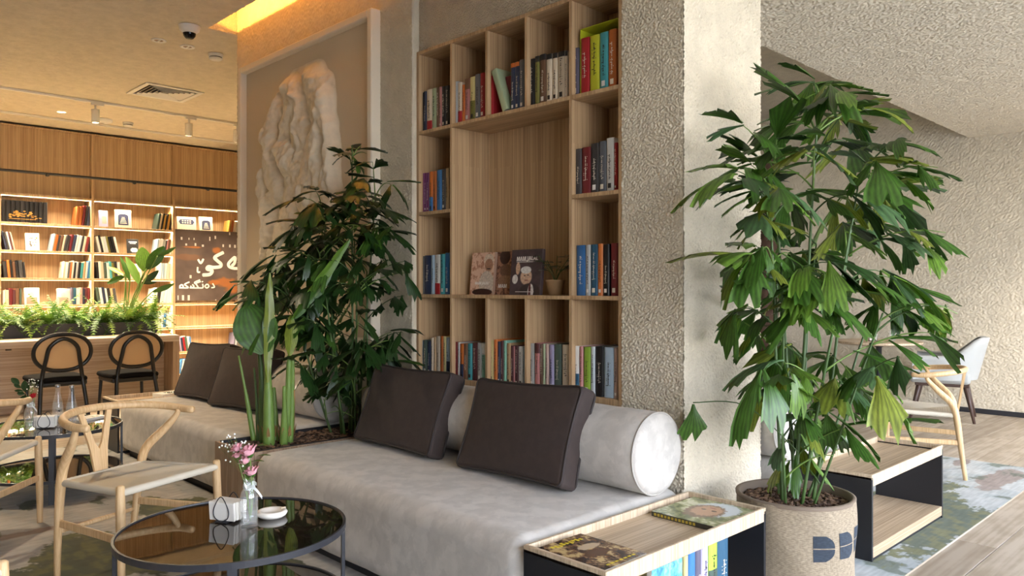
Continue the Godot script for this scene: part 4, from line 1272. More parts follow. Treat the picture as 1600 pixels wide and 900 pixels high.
# ---------------------------------------------------------------- the framed plaster relief
func build_relief():
	var d0 := 4.135
	var d1 := 6.05
	var y0 := 0.905
	var y1 := 3.062
	var mid := V(WALL_X, (y0 + y1) / 2, (d0 + d1) / 2)
	var t := thing("plaster_relief", "large framed white plaster relief of folded drapery on the stucco pillar", "artwork", mid)
	var h := y1 - y0
	var w := d1 - d0
	var fr := 0.05
	var deep := 0.075
	for s in [-1.0, 1.0]:
		part(t, "frame_stile", box(Vector3(-deep / 2, 0, s * (w / 2 - fr / 2)), Vector3(deep, h, fr), 0.006), M.frame_white)
		part(t, "frame_rail", box(Vector3(-deep / 2, s * (h / 2 - fr / 2), 0), Vector3(deep, fr, w - 2 * fr), 0.006), M.frame_white)
	part(t, "ground", box(Vector3(-0.012, 0, 0), Vector3(0.02, h - 2 * fr, w - 2 * fr)), M.canvas)
	# thick plaster: overlapping curved folds and crumpled lumps inside an irregular outline
	var n := FastNoiseLite.new()
	n.seed = 5
	n.frequency = 1.0
	n.noise_type = FastNoiseLite.TYPE_SIMPLEX_SMOOTH
	n.fractal_octaves = 3
	var r := FastNoiseLite.new()
	r.seed = 12
	r.frequency = 1.0
	r.fractal_type = FastNoiseLite.FRACTAL_RIDGED
	r.fractal_octaves = 3
	# each fold: start and end (across 0..1 from the far side, up 0..1), half width, height
	var folds := [[0.30, 0.98, 0.18, 0.72, 0.07, 0.6], [0.62, 0.99, 0.80, 0.70, 0.10, 0.8], [0.42, 0.92, 0.60, 0.66, 0.12, 0.7], [0.16, 0.74, 0.30, 0.46, 0.08, 0.8], [0.75, 0.68, 0.62, 0.42, 0.11, 0.9], [0.90, 0.72, 0.86, 0.40, 0.08, 0.7], [0.36, 0.66, 0.52, 0.56, 0.10, 1.0], [0.56, 0.60, 0.40, 0.36, 0.12, 0.8], [0.22, 0.48, 0.10, 0.22, 0.07, 0.7], [0.40, 0.42, 0.28, 0.14, 0.09, 0.6], [0.66, 0.44, 0.60, 0.16, 0.10, 0.5], [0.06, 0.62, 0.12, 0.34, 0.05, 0.6], [0.20, 0.22, 0.30, 0.02, 0.08, 0.5], [0.50, 0.86, 0.34, 0.70, 0.06, 0.8]]
	var height := func(u: float, v: float) -> float:
		var wob := n.get_noise_2d(u * 2.2, v * 3.0) * 0.06
		var half := 0.46 * pow(clampf(sin(PI * clampf(0.06 + v * 0.92, 0, 1)), 0, 1), 0.45) + wob
		var side := smoothstep(half, half - 0.05, absf(u - 0.5 + 0.10 * (0.6 - v)))
		var ends := smoothstep(0.0, 0.04, v) * smoothstep(1.0, 0.90, v)
		var a := 0.0
		for f in folds:
			var p := Vector2(f[0], f[1])
			var q := Vector2(f[2], f[3])
			var ab := q - p
			var pt := Vector2(u + 0.05 * n.get_noise_2d(v * 4.0 + f[0] * 9.0, u * 2.0), v)
			var k := clampf((pt - p).dot(ab) / ab.length_squared(), 0, 1)
			var off := pt - (p + ab * k)
			off.y *= 1.4
			var e: float = off.length() / (f[4] * (0.7 + 0.5 * sin(PI * k)))
			if e < 1.0:
				a = maxf(a, f[5] * sqrt(1.0 - e * e))
		var rid := r.get_noise_2d(u * 3.2 + 0.4 * n.get_noise_2d(u * 3, v * 3), v * 2.0)
		var fine := n.get_noise_2d(u * 16.0, v * 22.0)
		return side * ends * (0.016 + 0.085 * a + 0.042 * maxf(rid, 0.0) + 0.011 * fine)
	var wide := 1.3
	var tall := 1.78
	var m := sheet(150, 220, func(u, v):
		return Vector3(-0.021 - height.call(u, v), -0.82 + tall * v, -(wide / 2) + wide * u))
	# u runs from the far side to the near side
	part(t, "plaster_folds", m, M.plaster, Transform3D(Basis(), Vector3(0, -0.03, -0.02)))

# ---------------------------------------------------------------- sofas, bolsters, cushions
func build_sofas():
	var n := FastNoiseLite.new()
	n.seed = 31
	n.frequency = 1.6
	n.fractal_octaves = 3
	n.domain_warp_enabled = true
	n.domain_warp_amplitude = 0.4
	var rumple := func(p: Vector3) -> Vector3:
		var a := n.get_noise_3d(p.x * 1.0, p.y, p.z * 1.4)
		return p + Vector3(0, 0.006 * a if p.y > 0 else 0.0, 0) + Vector3(-0.007 * a if p.x < 0 else 0.0, 0, 0)
	var seat := soft_box(Vector3(1.0, 0.37, 2.0), 0.075, Vector3i(14, 4, 26), rumple)
	var plinth := box(Vector3(0, 0.025, 0), Vector3(0.86, 0.05, 1.86))
	var spots := [[2.345, 2.85, 0.0, "pale grey velvet sofa in front of the oak bookcase"], [2.40, 5.33, 0.0, "pale velvet sofa below the plaster relief"], [4.12, 2.79, PI, "grey velvet sofa behind the stucco pillar and big palm"]]
	for s in spots:
		var t := thing("sofa", s[3], "sofa", V(s[0], 0, s[1]), s[2], "grey velvet sofas")
		var deep := 0.89 if s[0] == 2.40 else 1.0
		part(t, "seat", seat, M.sofa_velvet, at(Vector3(0, 0.235, 0), 0.0, Vector3(deep, 1, 1)))
		part(t, "plinth", plinth, M.black_panel, at(Vector3.ZERO, 0.0, Vector3(deep, 1, 1)))
	# bolsters
	var rb := 0.172
	var bol := st_new()
	var prof := []
	var len := 1.96
	prof.append(Vector2(0.0, -len / 2 - 0.012))
	for q in [[0.5, -0.010], [0.85, -0.004], [0.96, 0.004], [1.0, 0.022]]:
		prof.append(Vector2(rb * q[0], -len / 2 + q[1]))
	for k in range(1, 16):
		prof.append(Vector2(rb * (1.0 + 0.006 * sin(k * 2.1)), -len / 2 + len * k / 16.0))
	for q in [[1.0, -0.022], [0.96, -0.004], [0.85, 0.004], [0.5, 0.010]]:
		prof.append(Vector2(rb * q[0], len / 2 + q[1]))
	prof.append(Vector2(0.0, len / 2 + 0.012))
	add_lathe(bol, prof, 40)
	var bm := done(bol)
	var lay := Basis(Vector3.RIGHT, PI / 2)
	var bs := [[2.672, 2.852, "long pale bolster along the sofa before the bookcase"], [2.662, 5.33, "long pale bolster along the sofa below the relief"], [3.73, 2.79, "long grey bolster on the sofa behind the stucco pillar"]]
	for s in bs:
		var t := thing("bolster", s[2], "bolster", V(s[0], 0.419 + rb, s[1]), 0, "sofa bolsters")
		part(t, "cylinder", bm, M.sofa_velvet, Transform3D(lay, Vector3.ZERO))
		for e in [-1.0, 1.0]:
			part(t, "piping", tube(arc(Vector3(0, 0, e * (len / 2 - 0.012)), Vector3(rb * 0.992, 0, 0), Vector3(0, rb * 0.992, 0), 0, TAU * 47 / 48, 47), 0.0045, 6, true), M.sofa_piping)
	# box cushions
	var puff := func(p: Vector3) -> Vector3:
		var u := p.x / 0.335
		var v := p.y / 0.21
		var k := (1.0 - u * u) * (1.0 - v * v)
		var wr := n.get_noise_3d(p.x * 3.0, p.y * 3.0, p.z * 6.0)
		var q := Vector3(p.x, p.y, p.z + signf(p.z) * (0.024 if p.z > 0 else -0.004) * maxf(k, 0.0) + 0.004 * wr)
		# sides pinch in a little between the corners
		q.x -= signf(p.x) * 0.012 * (1.0 - v * v) * absf(u)
		q.y -= signf(p.y) * 0.010 * (1.0 - u * u) * absf(v)
		return q
	var body := soft_box(Vector3(0.68, 0.44, 0.105), 0.024, Vector3i(14, 10, 5), puff)
	var pipes := []
	for s in [-1.0, 1.0]:
		var pts := []
		for c in [[1, 1], [-1, 1], [-1, -1], [1, -1]]:
			var from: Vector2 = Vector2(c[0], c[1])
			var a0 := atan2(c[1], c[0]) - PI / 4
			for k in 5:
				var a := a0 + PI / 2 * k / 4.0
				pts.append(Vector3(from.x * 0.306 + 0.028 * cos(a), from.y * 0.186 + 0.028 * sin(a), s * 0.048))
			# along the next edge, with the same pinch as the body
			var nx: Vector2 = Vector2(-c[0], c[1]) if c[0] * c[1] > 0 else Vector2(c[0], -c[1])
			for k in range(1, 8):
				var f := k / 8.0
				var e := from.lerp(nx, f)
				var bulge := 4.0 * f * (1.0 - f)
				if from.y == nx.y:
					pts.append(Vector3(e.x * 0.306, from.y * (0.214 - 0.010 * bulge), s * 0.048))
				else:
					pts.append(Vector3(from.x * (0.334 - 0.012 * bulge), e.y * 0.186, s * 0.048))
		pipes.append(tube(pts, 0.0055, 6, true))
	# place by the two lower front corners and the tilt; front faces -x
	var cs := [[2.41, 3.365, 0.0, 0.37, 0.0, "dark brown velvet cushion on the bookcase sofa, closer to the planter"], [2.412, 2.482, 0.0, 0.37, 0.03, "dark brown velvet cushion on the bookcase sofa, farther from the planter"], [2.41, 5.93, 0.05, 0.34, 0.03, "brown cushion on the relief sofa, farther from the strelitzia"], [2.41, 5.27, 0.08, 0.34, 0.04, "brown cushion on the relief sofa, behind the strelitzia leaves"]]
	for c in cs:
		var t := thing("cushion", c[5], "cushion", V(c[0], 0.43, c[1]), 0, "dark brown velvet cushions")
		# local z is the face; turn it to -x, lean back, roll a little
		t.basis = Basis(Vector3.UP, -PI / 2 + c[2]) * Basis(Vector3.BACK, c[4]) * Basis(Vector3.RIGHT, -c[3])
		var up := Transform3D(Basis(), Vector3(0, 0.215, 0.0))
		part(t, "body", body, M.cushion_velvet, up)
		for p in pipes:
			part(t, "piping", p, M.piping, up)

# ---------------------------------------------------------------- leaves
func fishtail(seed_: int, wide: float, ribs := 9, segs := 5, droop := 0.5) -> ArrayMesh:
	# a wedge leaflet with a ragged oblique end: base at the origin, about one unit long along z, up is y
	var r := RandomNumberGenerator.new()
	r.seed = seed_
	var rows := []
	var skew := r.randf_range(-0.35, 0.35)
	for i in ribs + 1:
		var u := float(i) / ribs * 2.0 - 1.0
		var tip := 0.88 + skew * u - 0.20 * u * u + r.randf_range(-0.10, 0.08)
		if i % 3 == 1:
			tip -= r.randf_range(0.05, 0.26)
		var line := []
		for j in segs + 1:
			var s := float(j) / segs
			var z := s * tip
			var half := wide * (0.06 + 0.94 * pow(smoothstep(0.0, 1.0, minf(z * 1.15, 1.0)), 0.8))
			var x := u * half
			var y := 0.02 * (1.0 if i % 2 == 0 else -1.0) * s - droop * z * z * 0.5 - 0.10 * wide * u * u + 0.05
			line.append(Vector3(x, y, z * (1.0 - 0.12 * droop * z)))
		rows.append(line)
	var st := st_new()
	for i in ribs:
		for j in segs:
			var a: Vector3 = rows[i][j]
			var b: Vector3 = rows[i + 1][j]
			var c: Vector3 = rows[i + 1][j + 1]
			var d: Vector3 = rows[i][j + 1]
			var u0 := float(i) / ribs
			var u1 := float(i + 1) / ribs
			var v0 := float(j) / segs
			var v1 := float(j + 1) / segs
			for k in [[a, u0, v0], [b, u1, v0], [c, u1, v1], [a, u0, v0], [c, u1, v1], [d, u0, v1]]:
				st.set_uv(Vector2(k[1], k[2]))
				st.add_vertex(k[0])
	return done(st)

func paddle(wide := 0.32, droop := 0.4, split := 0.0, fold := 0.12) -> ArrayMesh:
	# an oval blade with a midrib fold: base at the origin, one unit along z
	var key := "paddle_%.2f_%.2f_%.2f_%.2f" % [wide, droop, split, fold]
	if T.has(key):
		return T[key]
	var m := sheet(6, 10, func(u, v):
		var x: float = u * 2.0 - 1.0
		var half: float = wide * pow(sin(PI * clampf(0.04 + 0.94 * v, 0, 1)), 0.75)
		var ragged: float = 1.0 - split * (0.5 + 0.5 * sin(v * 40.0)) * absf(x)
		return Vector3(x * half * ragged, fold * absf(x) * half * 2.0 - droop * v * v * 0.5 + 0.01 * sin(v * 22.0) * absf(x), v))
	T[key] = m
	return m

var leaves := []

# stems: [base, top]; ok(p) tells whether a leaf tip may be there
func palm(t: Node3D, stems: Array, fronds: int, seed_: int, size: Vector2, reach: Vector2, low: float, ok: Callable, mats: Array, crown := [], extra := []):
	var r := RandomNumberGenerator.new()
	r.seed = seed_
	if leaves.is_empty():
		for k in 10:
			leaves.append(fishtail(500 + k, r.randf_range(0.16, 0.33), 9, 5, r.randf_range(0.2, 0.9)))
	var origin := t.position
	var lines := []
	for s in stems:
		var a: Vector3 = s[0]
		var b: Vector3 = s[1]
		var c := curve([a, a.lerp(b, 0.35) + (b - a).cross(Vector3.UP) * 0.04, a.lerp(b, 0.7) - (b - a).cross(Vector3.UP) * 0.02, b], 5)
		var rad := []
		for i in c.size():
			rad.append(lerpf(s[2], 0.004, float(i) / (c.size() - 1)))
		part(t, "cane_stem", tube(c, rad, 8), M.stalk_dark)
		lines.append(c)
	var made := [0]
	var rest := SurfaceTool.new()
	var put_leaf := func(p: Vector3, dir: Vector3, up: Vector3, k: float):
		var q := p + dir.normalized() * k
		q.y -= k * 0.3
		if not ok.call(origin + q) or not ok.call(origin + p):
			return
		made[0] += 1
		if made[0] > 296:
			# past three hundred: the rest of the crown in one part
			rest.append_from(leaves[r.randi() % leaves.size()], 0, frame_of(p, dir, up, Vector3(k, k, k)))
			return
		part(t, "leaf", leaves[r.randi() % leaves.size()], mats[r.randi() % mats.size()], frame_of(p, dir, up, Vector3(k, k, k)))
	var count := 0
	var tries := 0
	var plan := []
	for e in extra:
		plan.append(e)
	# aim every frond at a point spread evenly over the crown: rows of [height, from, to] across the line of sight
	while plan.size() < fronds + extra.size() and tries < 6000:
		tries += 1
		var y := r.randf_range(crown[-1][0], crown[0][0])
		var k := 0
		while k < crown.size() - 2 and crown[k + 1][0] > y:
			k += 1
		var f := inverse_lerp(crown[k][0], crown[k + 1][0], y)
		var lo := lerpf(crown[k][1], crown[k + 1][1], f)
		var hi := lerpf(crown[k][2], crown[k + 1][2], f)
		if r.randf() > (hi - lo) / 1.1:
			continue
		var lat := lerpf(lo, hi, r.randf())
		var dep := r.randf_range(-1.0, 1.0) * minf(0.38, 0.15 + (hi - lo) * 0.3)
		var goal := Vector3(cos(YAW) * lat + sin(YAW) * dep, y - origin.y, sin(YAW) * lat - cos(YAW) * dep)
		if not ok.call(origin + goal):
			continue
		# leave the stem that is nearest, below the goal
		var best := 1e9
		var p := Vector3.ZERO
		for c in lines:
			for i in range(2, c.size()):
				var q: Vector3 = c[i]
				var dy := goal.y - q.y
				var far := Vector2(goal.x - q.x, goal.z - q.z).length()
				var want := absf(dy - 0.10 - 0.15 * far) * 1.5 + absf(far - reach.x) + r.randf() * 0.15
				if want < best:
					best = want
					p = q
		var v := goal - p
		if v.length() < 0.08:
			continue
		v.y += v.length() * 0.35
		plan.append([p, v.normalized(), clampf(v.length(), 0.12, reach.y)])
	for e in plan:
		var p: Vector3 = e[0]
		var dir: Vector3 = e[1]
		var long: float = e[2]
		var sag := r.randf_range(0.25, 0.6) * long
		var pts := []
		for k in 7:
			var s := k / 6.0
			pts.append(p + dir * long * s - Vector3.UP * sag * s * s)
		part(t, "frond_stem", tube(pts, [0.0045, 0.004, 0.0036, 0.0032, 0.0028, 0.0022, 0.0016], 5), M.stalk_dark if count % 2 else M.stalk)
		count += 1
		var pairs := int(clampf(long / 0.11, 2, 4))
		for j in pairs:
			var s := lerpf(0.42, 0.96, float(j) / maxf(pairs - 1, 1))
			var q: Vector3 = p + dir * long * s - Vector3.UP * sag * s * s
			var tan := (dir * long - Vector3.UP * 2.0 * sag * s).normalized()
			var side := tan.cross(Vector3.UP).normalized()
			var k := r.randf_range(size.x, size.y) * (1.0 - 0.15 * absf(s - 0.7))
			var sgn := 1.0 if j % 2 == 0 else -1.0
			var low_down := clampf((1.9 - (origin.y + q.y)) * 0.7, 0.0, 1.0)
			var out := (side * sgn * r.randf_range(0.4, 1.1) + tan * r.randf_range(0.4, 1.0) - Vector3.UP * (r.randf_range(-0.2, 0.6) + low_down)).normalized()
			put_leaf.call(q, out, (Vector3.UP + side * sgn * r.randf_range(-0.2, 0.5)).normalized(), k)
			if r.randf() < 0.55:
				var out2 := (-side * sgn * r.randf_range(0.5, 1.1) + tan * r.randf_range(0.4, 0.9) - Vector3.UP * (r.randf_range(-0.1, 0.7) + low_down)).normalized()
				put_leaf.call(q, out2, (Vector3.UP - side * sgn * r.randf_range(-0.2, 0.5)).normalized(), k * 0.9)
		var tan_end := (dir * long - Vector3.UP * 2.0 * sag).normalized()
		put_leaf.call(pts[6], tan_end, Vector3.UP, size.y * r.randf_range(0.9, 1.15))
	if made[0] > 296:
		var o := part(t, "foliage", rest.commit(), mats[1])
		o.set_meta("kind", "stuff")

func soil_patch(t: Node3D, half: Vector2, y: float, round_: bool, chips: int):
	var n := FastNoiseLite.new()
	n.frequency = 14.0
	if round_:
		part(t, "soil", sheet(28, 10, func(u, v):
			var a: float = u * TAU
			var q := Vector3(cos(a) * half.x * v, 0, sin(a) * half.x * v)
			return Vector3(q.x, y + 0.008 * n.get_noise_2d(q.x, q.z), q.z)), M.soil)
	else:
		part(t, "soil", sheet(40, 20, func(u, v):
			var q := Vector3(lerpf(-half.x, half.x, u), 0, lerpf(half.y, -half.y, v))
			return Vector3(q.x, y + 0.010 * n.get_noise_2d(q.x, q.z), q.z)), M.soil)
	# bark mulch: too many and too small to pick apart
	var chip := box(Vector3.ZERO, Vector3(0.026, 0.006, 0.012), 0.002)
	for w in 2:
		var mm := MultiMesh.new()
		mm.transform_format = MultiMesh.TRANSFORM_3D
		mm.mesh = chip
		mm.instance_count = chips / 2
		for i in chips / 2:
			var p := Vector3(rng.randf_range(-1, 1), 0, rng.randf_range(-1, 1))
			if round_:
				var a := rng.randf() * TAU
				var q := sqrt(rng.randf()) * 0.96
				p = Vector3(cos(a) * q, 0, sin(a) * q) * half.x
			else:
				p = Vector3(p.x * half.x * 0.98, 0, p.z * half.y * 0.96)
			p.y = y + rng.randf_range(0.0, 0.01)
			mm.set_instance_transform(i, Transform3D(Basis.from_euler(Vector3(rng.randf_range(-0.5, 0.5), rng.randf() * TAU, rng.randf_range(-0.5, 0.5))).scaled(Vector3.ONE * rng.randf_range(0.5, 1.3)), p))
		var mi := MultiMeshInstance3D.new()
		mi.name = "bark_mulch"
		mi.multimesh = mm
		mi.material_override = M.bark if w == 0 else M.bark_pale
		mi.set_meta("kind", "stuff")
		t.add_child(mi, true)

# ---------------------------------------------------------------- the planter between the sofas and what grows in it
func build_planter_plants():
	var px0 := 1.845
	var px1 := 2.835
	var pd0 := 3.865
	var pd1 := 4.315
	var top := 0.412
	var t := thing("planter_box", "oak planter box filled with bark between the two sofas", "planter", V((px0 + px1) / 2, 0, (pd0 + pd1) / 2))
	var hw := (px1 - px0) / 2
	var hd := (pd1 - pd0) / 2
	for k in 6:
		part(t, "front_board", box(Vector3(-hw + 0.009, top / 2, -hd + hd * 2 * (k + 0.5) / 6), Vector3(0.018, top, hd * 2 / 6 - 0.0012), 0.001), M.oak_grey)
	part(t, "end_board", box(Vector3(hw - 0.009, top / 2, 0), Vector3(0.018, top, hd * 2)), M.oak_grey)
	for s in [-1.0, 1.0]:
		part(t, "side_board", box(Vector3(0, top / 2, s * (hd - 0.008)), Vector3(hw * 2 - 0.04, top, 0.016)), M.oak_grey)
		part(t, "liner", box(Vector3(0, top - 0.03, s * (hd - 0.021)), Vector3(hw * 2 - 0.045, 0.066, 0.008)), M.black_panel)
	soil_patch(t, Vector2(hw - 0.02, hd - 0.02), top - 0.022, false, 900)
	# fishtail palm against the stucco
	var base := V(2.60, top - 0.03, 4.08)
	var lp := thing("fishtail_palm", "dark green fishtail palm rising from the oak planter by the relief", "palm", base)
	var stems := []
	for s in [[0.0, 0.0, 0.02, 0.03, 1.78], [0.06, 0.03, 0.10, -0.10, 1.45], [-0.06, 0.02, -0.14, 0.10, 1.35], [0.03, 0.08, 0.12, 0.16, 1.20], [-0.08, -0.05, -0.26, -0.06, 1.10], [0.09, -0.03, 0.14, 0.05, 1.0], [-0.02, -0.07, -0.10, -0.20, 0.95], [-0.10, 0.07, -0.34, 0.16, 0.85], [0.10, 0.06, 0.15, 0.24, 0.8]]:
		stems.append([V(s[0], 0.0, s[1]), V(s[2], s[4], s[3]), 0.0085])
	var ok_left := func(p: Vector3) -> bool:
		var d := -p.z
		if p.y < 0.52 or (p.x > 2.79 and d > 3.72) or p.x > 2.86:
			return false
		if p.y < 0.62 and (d < 3.86 or d > 4.36):
			return false
		return p.x > 1.75 and d > 3.55 and d < 4.95
	palm(lp, stems, 130, 11, Vector2(0.16, 0.27), Vector2(0.16, 0.46), 0.22, ok_left, [M.leaf_dark, M.leaf_dark, M.leaf_dark, M.leaf_mid], crown_rows(560.0, 4.62, [[205, 560, 582], [250, 545, 640], [300, 455, 645], [350, 470, 642], [400, 398, 688], [450, 400, 695], [500, 465, 692], [550, 480, 698], [600, 490, 650], [650, 520, 600]]))
	# strelitzia: cut stalks and a few blades
	var sb := V(2.03, top - 0.03, 4.07)
	var sp := thing("strelitzia", "strelitzia with thick cut stalks and bright rolled leaves in the oak planter", "plant", sb)
	# stalk: pixel of foot, pixel of top, radius low and high, depth shift
	for s in [[397, 690, 373, 556, 0.012, 0.006, 0.0], [404, 690, 397, 575, 0.010, 0.006, 0.05], [413, 692, 405, 540, 0.022, 0.012, 0.06], [420, 695, 417, 545, 0.026, 0.016, 0.0], [430, 690, 428, 606, 0.016, 0.010, 0.02], [446, 692, 452, 556, 0.020, 0.014, -0.04], [443, 695, 444, 604, 0.018, 0.010, -0.06], [453, 692, 458, 555, 0.014, 0.009, -0.03], [455, 690, 460, 610, 0.008, 0.005, -0.06]]:
		var a := on_y(s[0], s[1], top - 0.02)
		a = V(clampf(a.x, px0 + 0.06, px1), top - 0.03, clampf(-a.z, pd0 + 0.05, pd1 - 0.05))
		var b := plane_at(s[2], s[3], a, s[6])
		var wide := 1.3
		part(sp, "stalk", tube(curve([a - sb, a.lerp(b, 0.5) - sb + Vector3(0.004, 0, 0), b - sb], 4), [s[4] * wide, s[4] * 0.98 * wide, s[4] * 0.94 * wide, s[4] * 0.9 * wide, (s[4] + s[5]) / 2 * wide, s[5] * 1.3, s[5] * 1.2, s[5] * 1.1, s[5] * 0.9], 10), M.stalk_brown if s[0] == 455 else (M.stalk_dark if s[6] > 0.04 else M.stalk))
		if s[4] > 0.013:
			for k in 3:
				var ang := k * 2.1
				part(sp, "husk", paddle(0.18, 0.2), M.stalk_brown, frame_of(a - sb + Vector3(cos(ang), 0, sin(ang)) * s[4] * 0.7 + Vector3(0, 0.03, 0), Vector3(cos(ang) * 0.4, 1, sin(ang) * 0.4), Vector3(cos(ang), 0, sin(ang)), Vector3(0.05, 0.05, 0.09)))
	# blades: foot pixel, tip pixel, width ratio, droop, facing, material
	for b in [[418, 598, 422, 426, 0.05, 0.02, M.leaf_yellow, 0.3], [455, 500, 552, 372, 0.055, 0.1, M.leaf_light, 0.5], [460, 498, 520, 430, 0.09, 0.15, M.leaf_mid, 0.4], [452, 556, 455, 492, 0.20, 0.05, M.leaf_yellow, 0.8], [414, 552, 384, 474, 0.40, 0.1, M.leaf_mid, 0.05], [416, 535, 423, 476, 0.16, 0.1, M.leaf_mid, 0.1]]:
		var mid := V(2.06, 0.8, 4.06)
		var a := plane_at(b[0], b[1], mid, 0.0)
		var c := plane_at(b[2], b[3], mid, 0.02)
		var long := a.distance_to(c)
		var toward := (Vector3(0, EYE, 0) - a).normalized()
		var face: Vector3 = (toward + (c - a).normalized().cross(toward) * b[7]).normalized()
		part(sp, "leaf", paddle(b[4], b[5]), b[6], frame_of(a - sb, c - a, face, Vector3(long, long, long)))
	# the hand-sized leaf low on the relief sofa side
	var low := plane_at(438, 520, V(2.1, 0.7, 4.1), 0.04)
	part(sp, "leaf", paddle(0.26, 0.5), M.leaf_dark, frame_of(low - sb, Vector3(-0.4, -0.55, -0.2), Vector3(-0.7, 0.5, 0.5), Vector3.ONE * 0.17))

# the point under a pixel on the upright plane that faces the eye and passes through p (shifted back by s)
func plane_at(px: float, py: float, p: Vector3, s: float) -> Vector3:
	var fwd := Vector3(sin(YAW), 0, -cos(YAW))
	var z := (p - Vector3(0, EYE, 0)).dot(fwd) + s
	return Vector3(0, EYE, 0) + ray(px, py) * z

# pixel rows of a crown's outline as [height, from, to] in metres, at distance z, across from pixel column mid
func crown_rows(mid: float, z: float, rows: Array) -> Array:
	var out := []
	for r in rows:
		out.append([EYE - (r[0] - 450.0) * z / F, (r[1] - mid) * z / F, (r[2] - mid) * z / F])
	return out

# ---------------------------------------------------------------- tables
func side_table(label: String, x: float, d: float, turn := 0.0, long := 1.0, wide := 0.355) -> Node3D:
	var t := thing("side_table", label, "side table", V(x, 0, d), turn, "oak and black side tables")
	var h := 0.413
	for s in [-1.0, 1.0]:
		part(t, "end_panel", box(Vector3(s * (long / 2 - 0.007), h / 2 - 0.006, 0), Vector3(0.014, h - 0.012, wide), 0.0015), M.black_panel)
	part(t, "base", box(Vector3(0, 0.012, 0), Vector3(long - 0.03, 0.024, wide - 0.01)), M.black_panel)
	part(t, "lower_shelf", box(Vector3(0, 0.05, 0), Vector3(long - 0.029, 0.05, wide - 0.002)), M.oak_along)
	var tray := part(t, "tray_floor", box(Vector3(0, h - 0.040, 0), Vector3(long - 0.029, 0.020, wide - 0.02)), M.oak_along)
	for s in [-1.0, 1.0]:
		part(tray, "tray_rim", box(Vector3(0, h - 0.027, s * (wide / 2 - 0.006)), Vector3(long - 0.029, 0.054, 0.012), 0.0015), M.oak_pale)
		part(tray, "tray_rim", box(Vector3(s * (long / 2 - 0.008), h - 0.012, 0), Vector3(0.016, 0.024, wide), 0.0015), M.oak_pale)
	return t

func round_table(label: String, x: float, d: float, turn: float):
	var t := thing("round_table", label, "coffee table", V(x, 0, d), turn, "round black framed glass tables")
	var r := 0.395
	var h := 0.42
	var ring := [Vector2(r - 0.010, h - 0.022), Vector2(r, h - 0.022), Vector2(r, h), Vector2(r - 0.008, h), Vector2(r - 0.010, h - 0.006), Vector2(r - 0.010, h - 0.022)]
	part(t, "top_ring", lathe(ring, 64, Vector3.ZERO, false), M.black_metal)
	part(t, "glass_top", lathe([Vector2(0.0, h - 0.011), Vector2(r - 0.011, h - 0.011), Vector2(r - 0.011, h - 0.005), Vector2(0.0, h - 0.005)], 64, Vector3.ZERO, false), M.smoked_glass)
	var low := [Vector2(r - 0.010, 0.135), Vector2(r, 0.135), Vector2(r, 0.152), Vector2(r - 0.010, 0.152), Vector2(r - 0.010, 0.135)]
	part(t, "lower_ring", lathe(low, 64, Vector3.ZERO, false), M.black_metal)
	part(t, "lower_glass", lathe([Vector2(0.0, 0.141), Vector2(r - 0.011, 0.141), Vector2(r - 0.011, 0.147), Vector2(0.0, 0.147)], 64, Vector3.ZERO, false), M.smoked_glass)
	for k in 4:
		var a := k * PI / 2
		part(t, "leg", box(Vector3(0, (h - 0.02) / 2, 0), Vector3(0.013, h - 0.02, 0.03), 0.001), M.black_metal, Transform3D(Basis(Vector3.UP, -a), Vector3(cos(a), 0, sin(a)) * (r - 0.008)))

func build_tables():
	side_table("oak and black side table with two magazines and books, by the burlap pot", 2.345, 1.665)
	side_table("empty oak and black side table between the burlap pot and a wishbone chair", 4.185, 1.578)
	side_table("oak and black side table at the end of the relief sofa, holding leaflets", 2.46, 6.53)
	round_table("round smoked glass coffee table with pink roses", 1.225, 2.70, -0.44)
	round_table("round smoked glass coffee table with a red rose and two bottles", 1.313, 5.488, -0.25)

# ---------------------------------------------------------------- wishbone chairs
var wishbone: Dictionary = {}

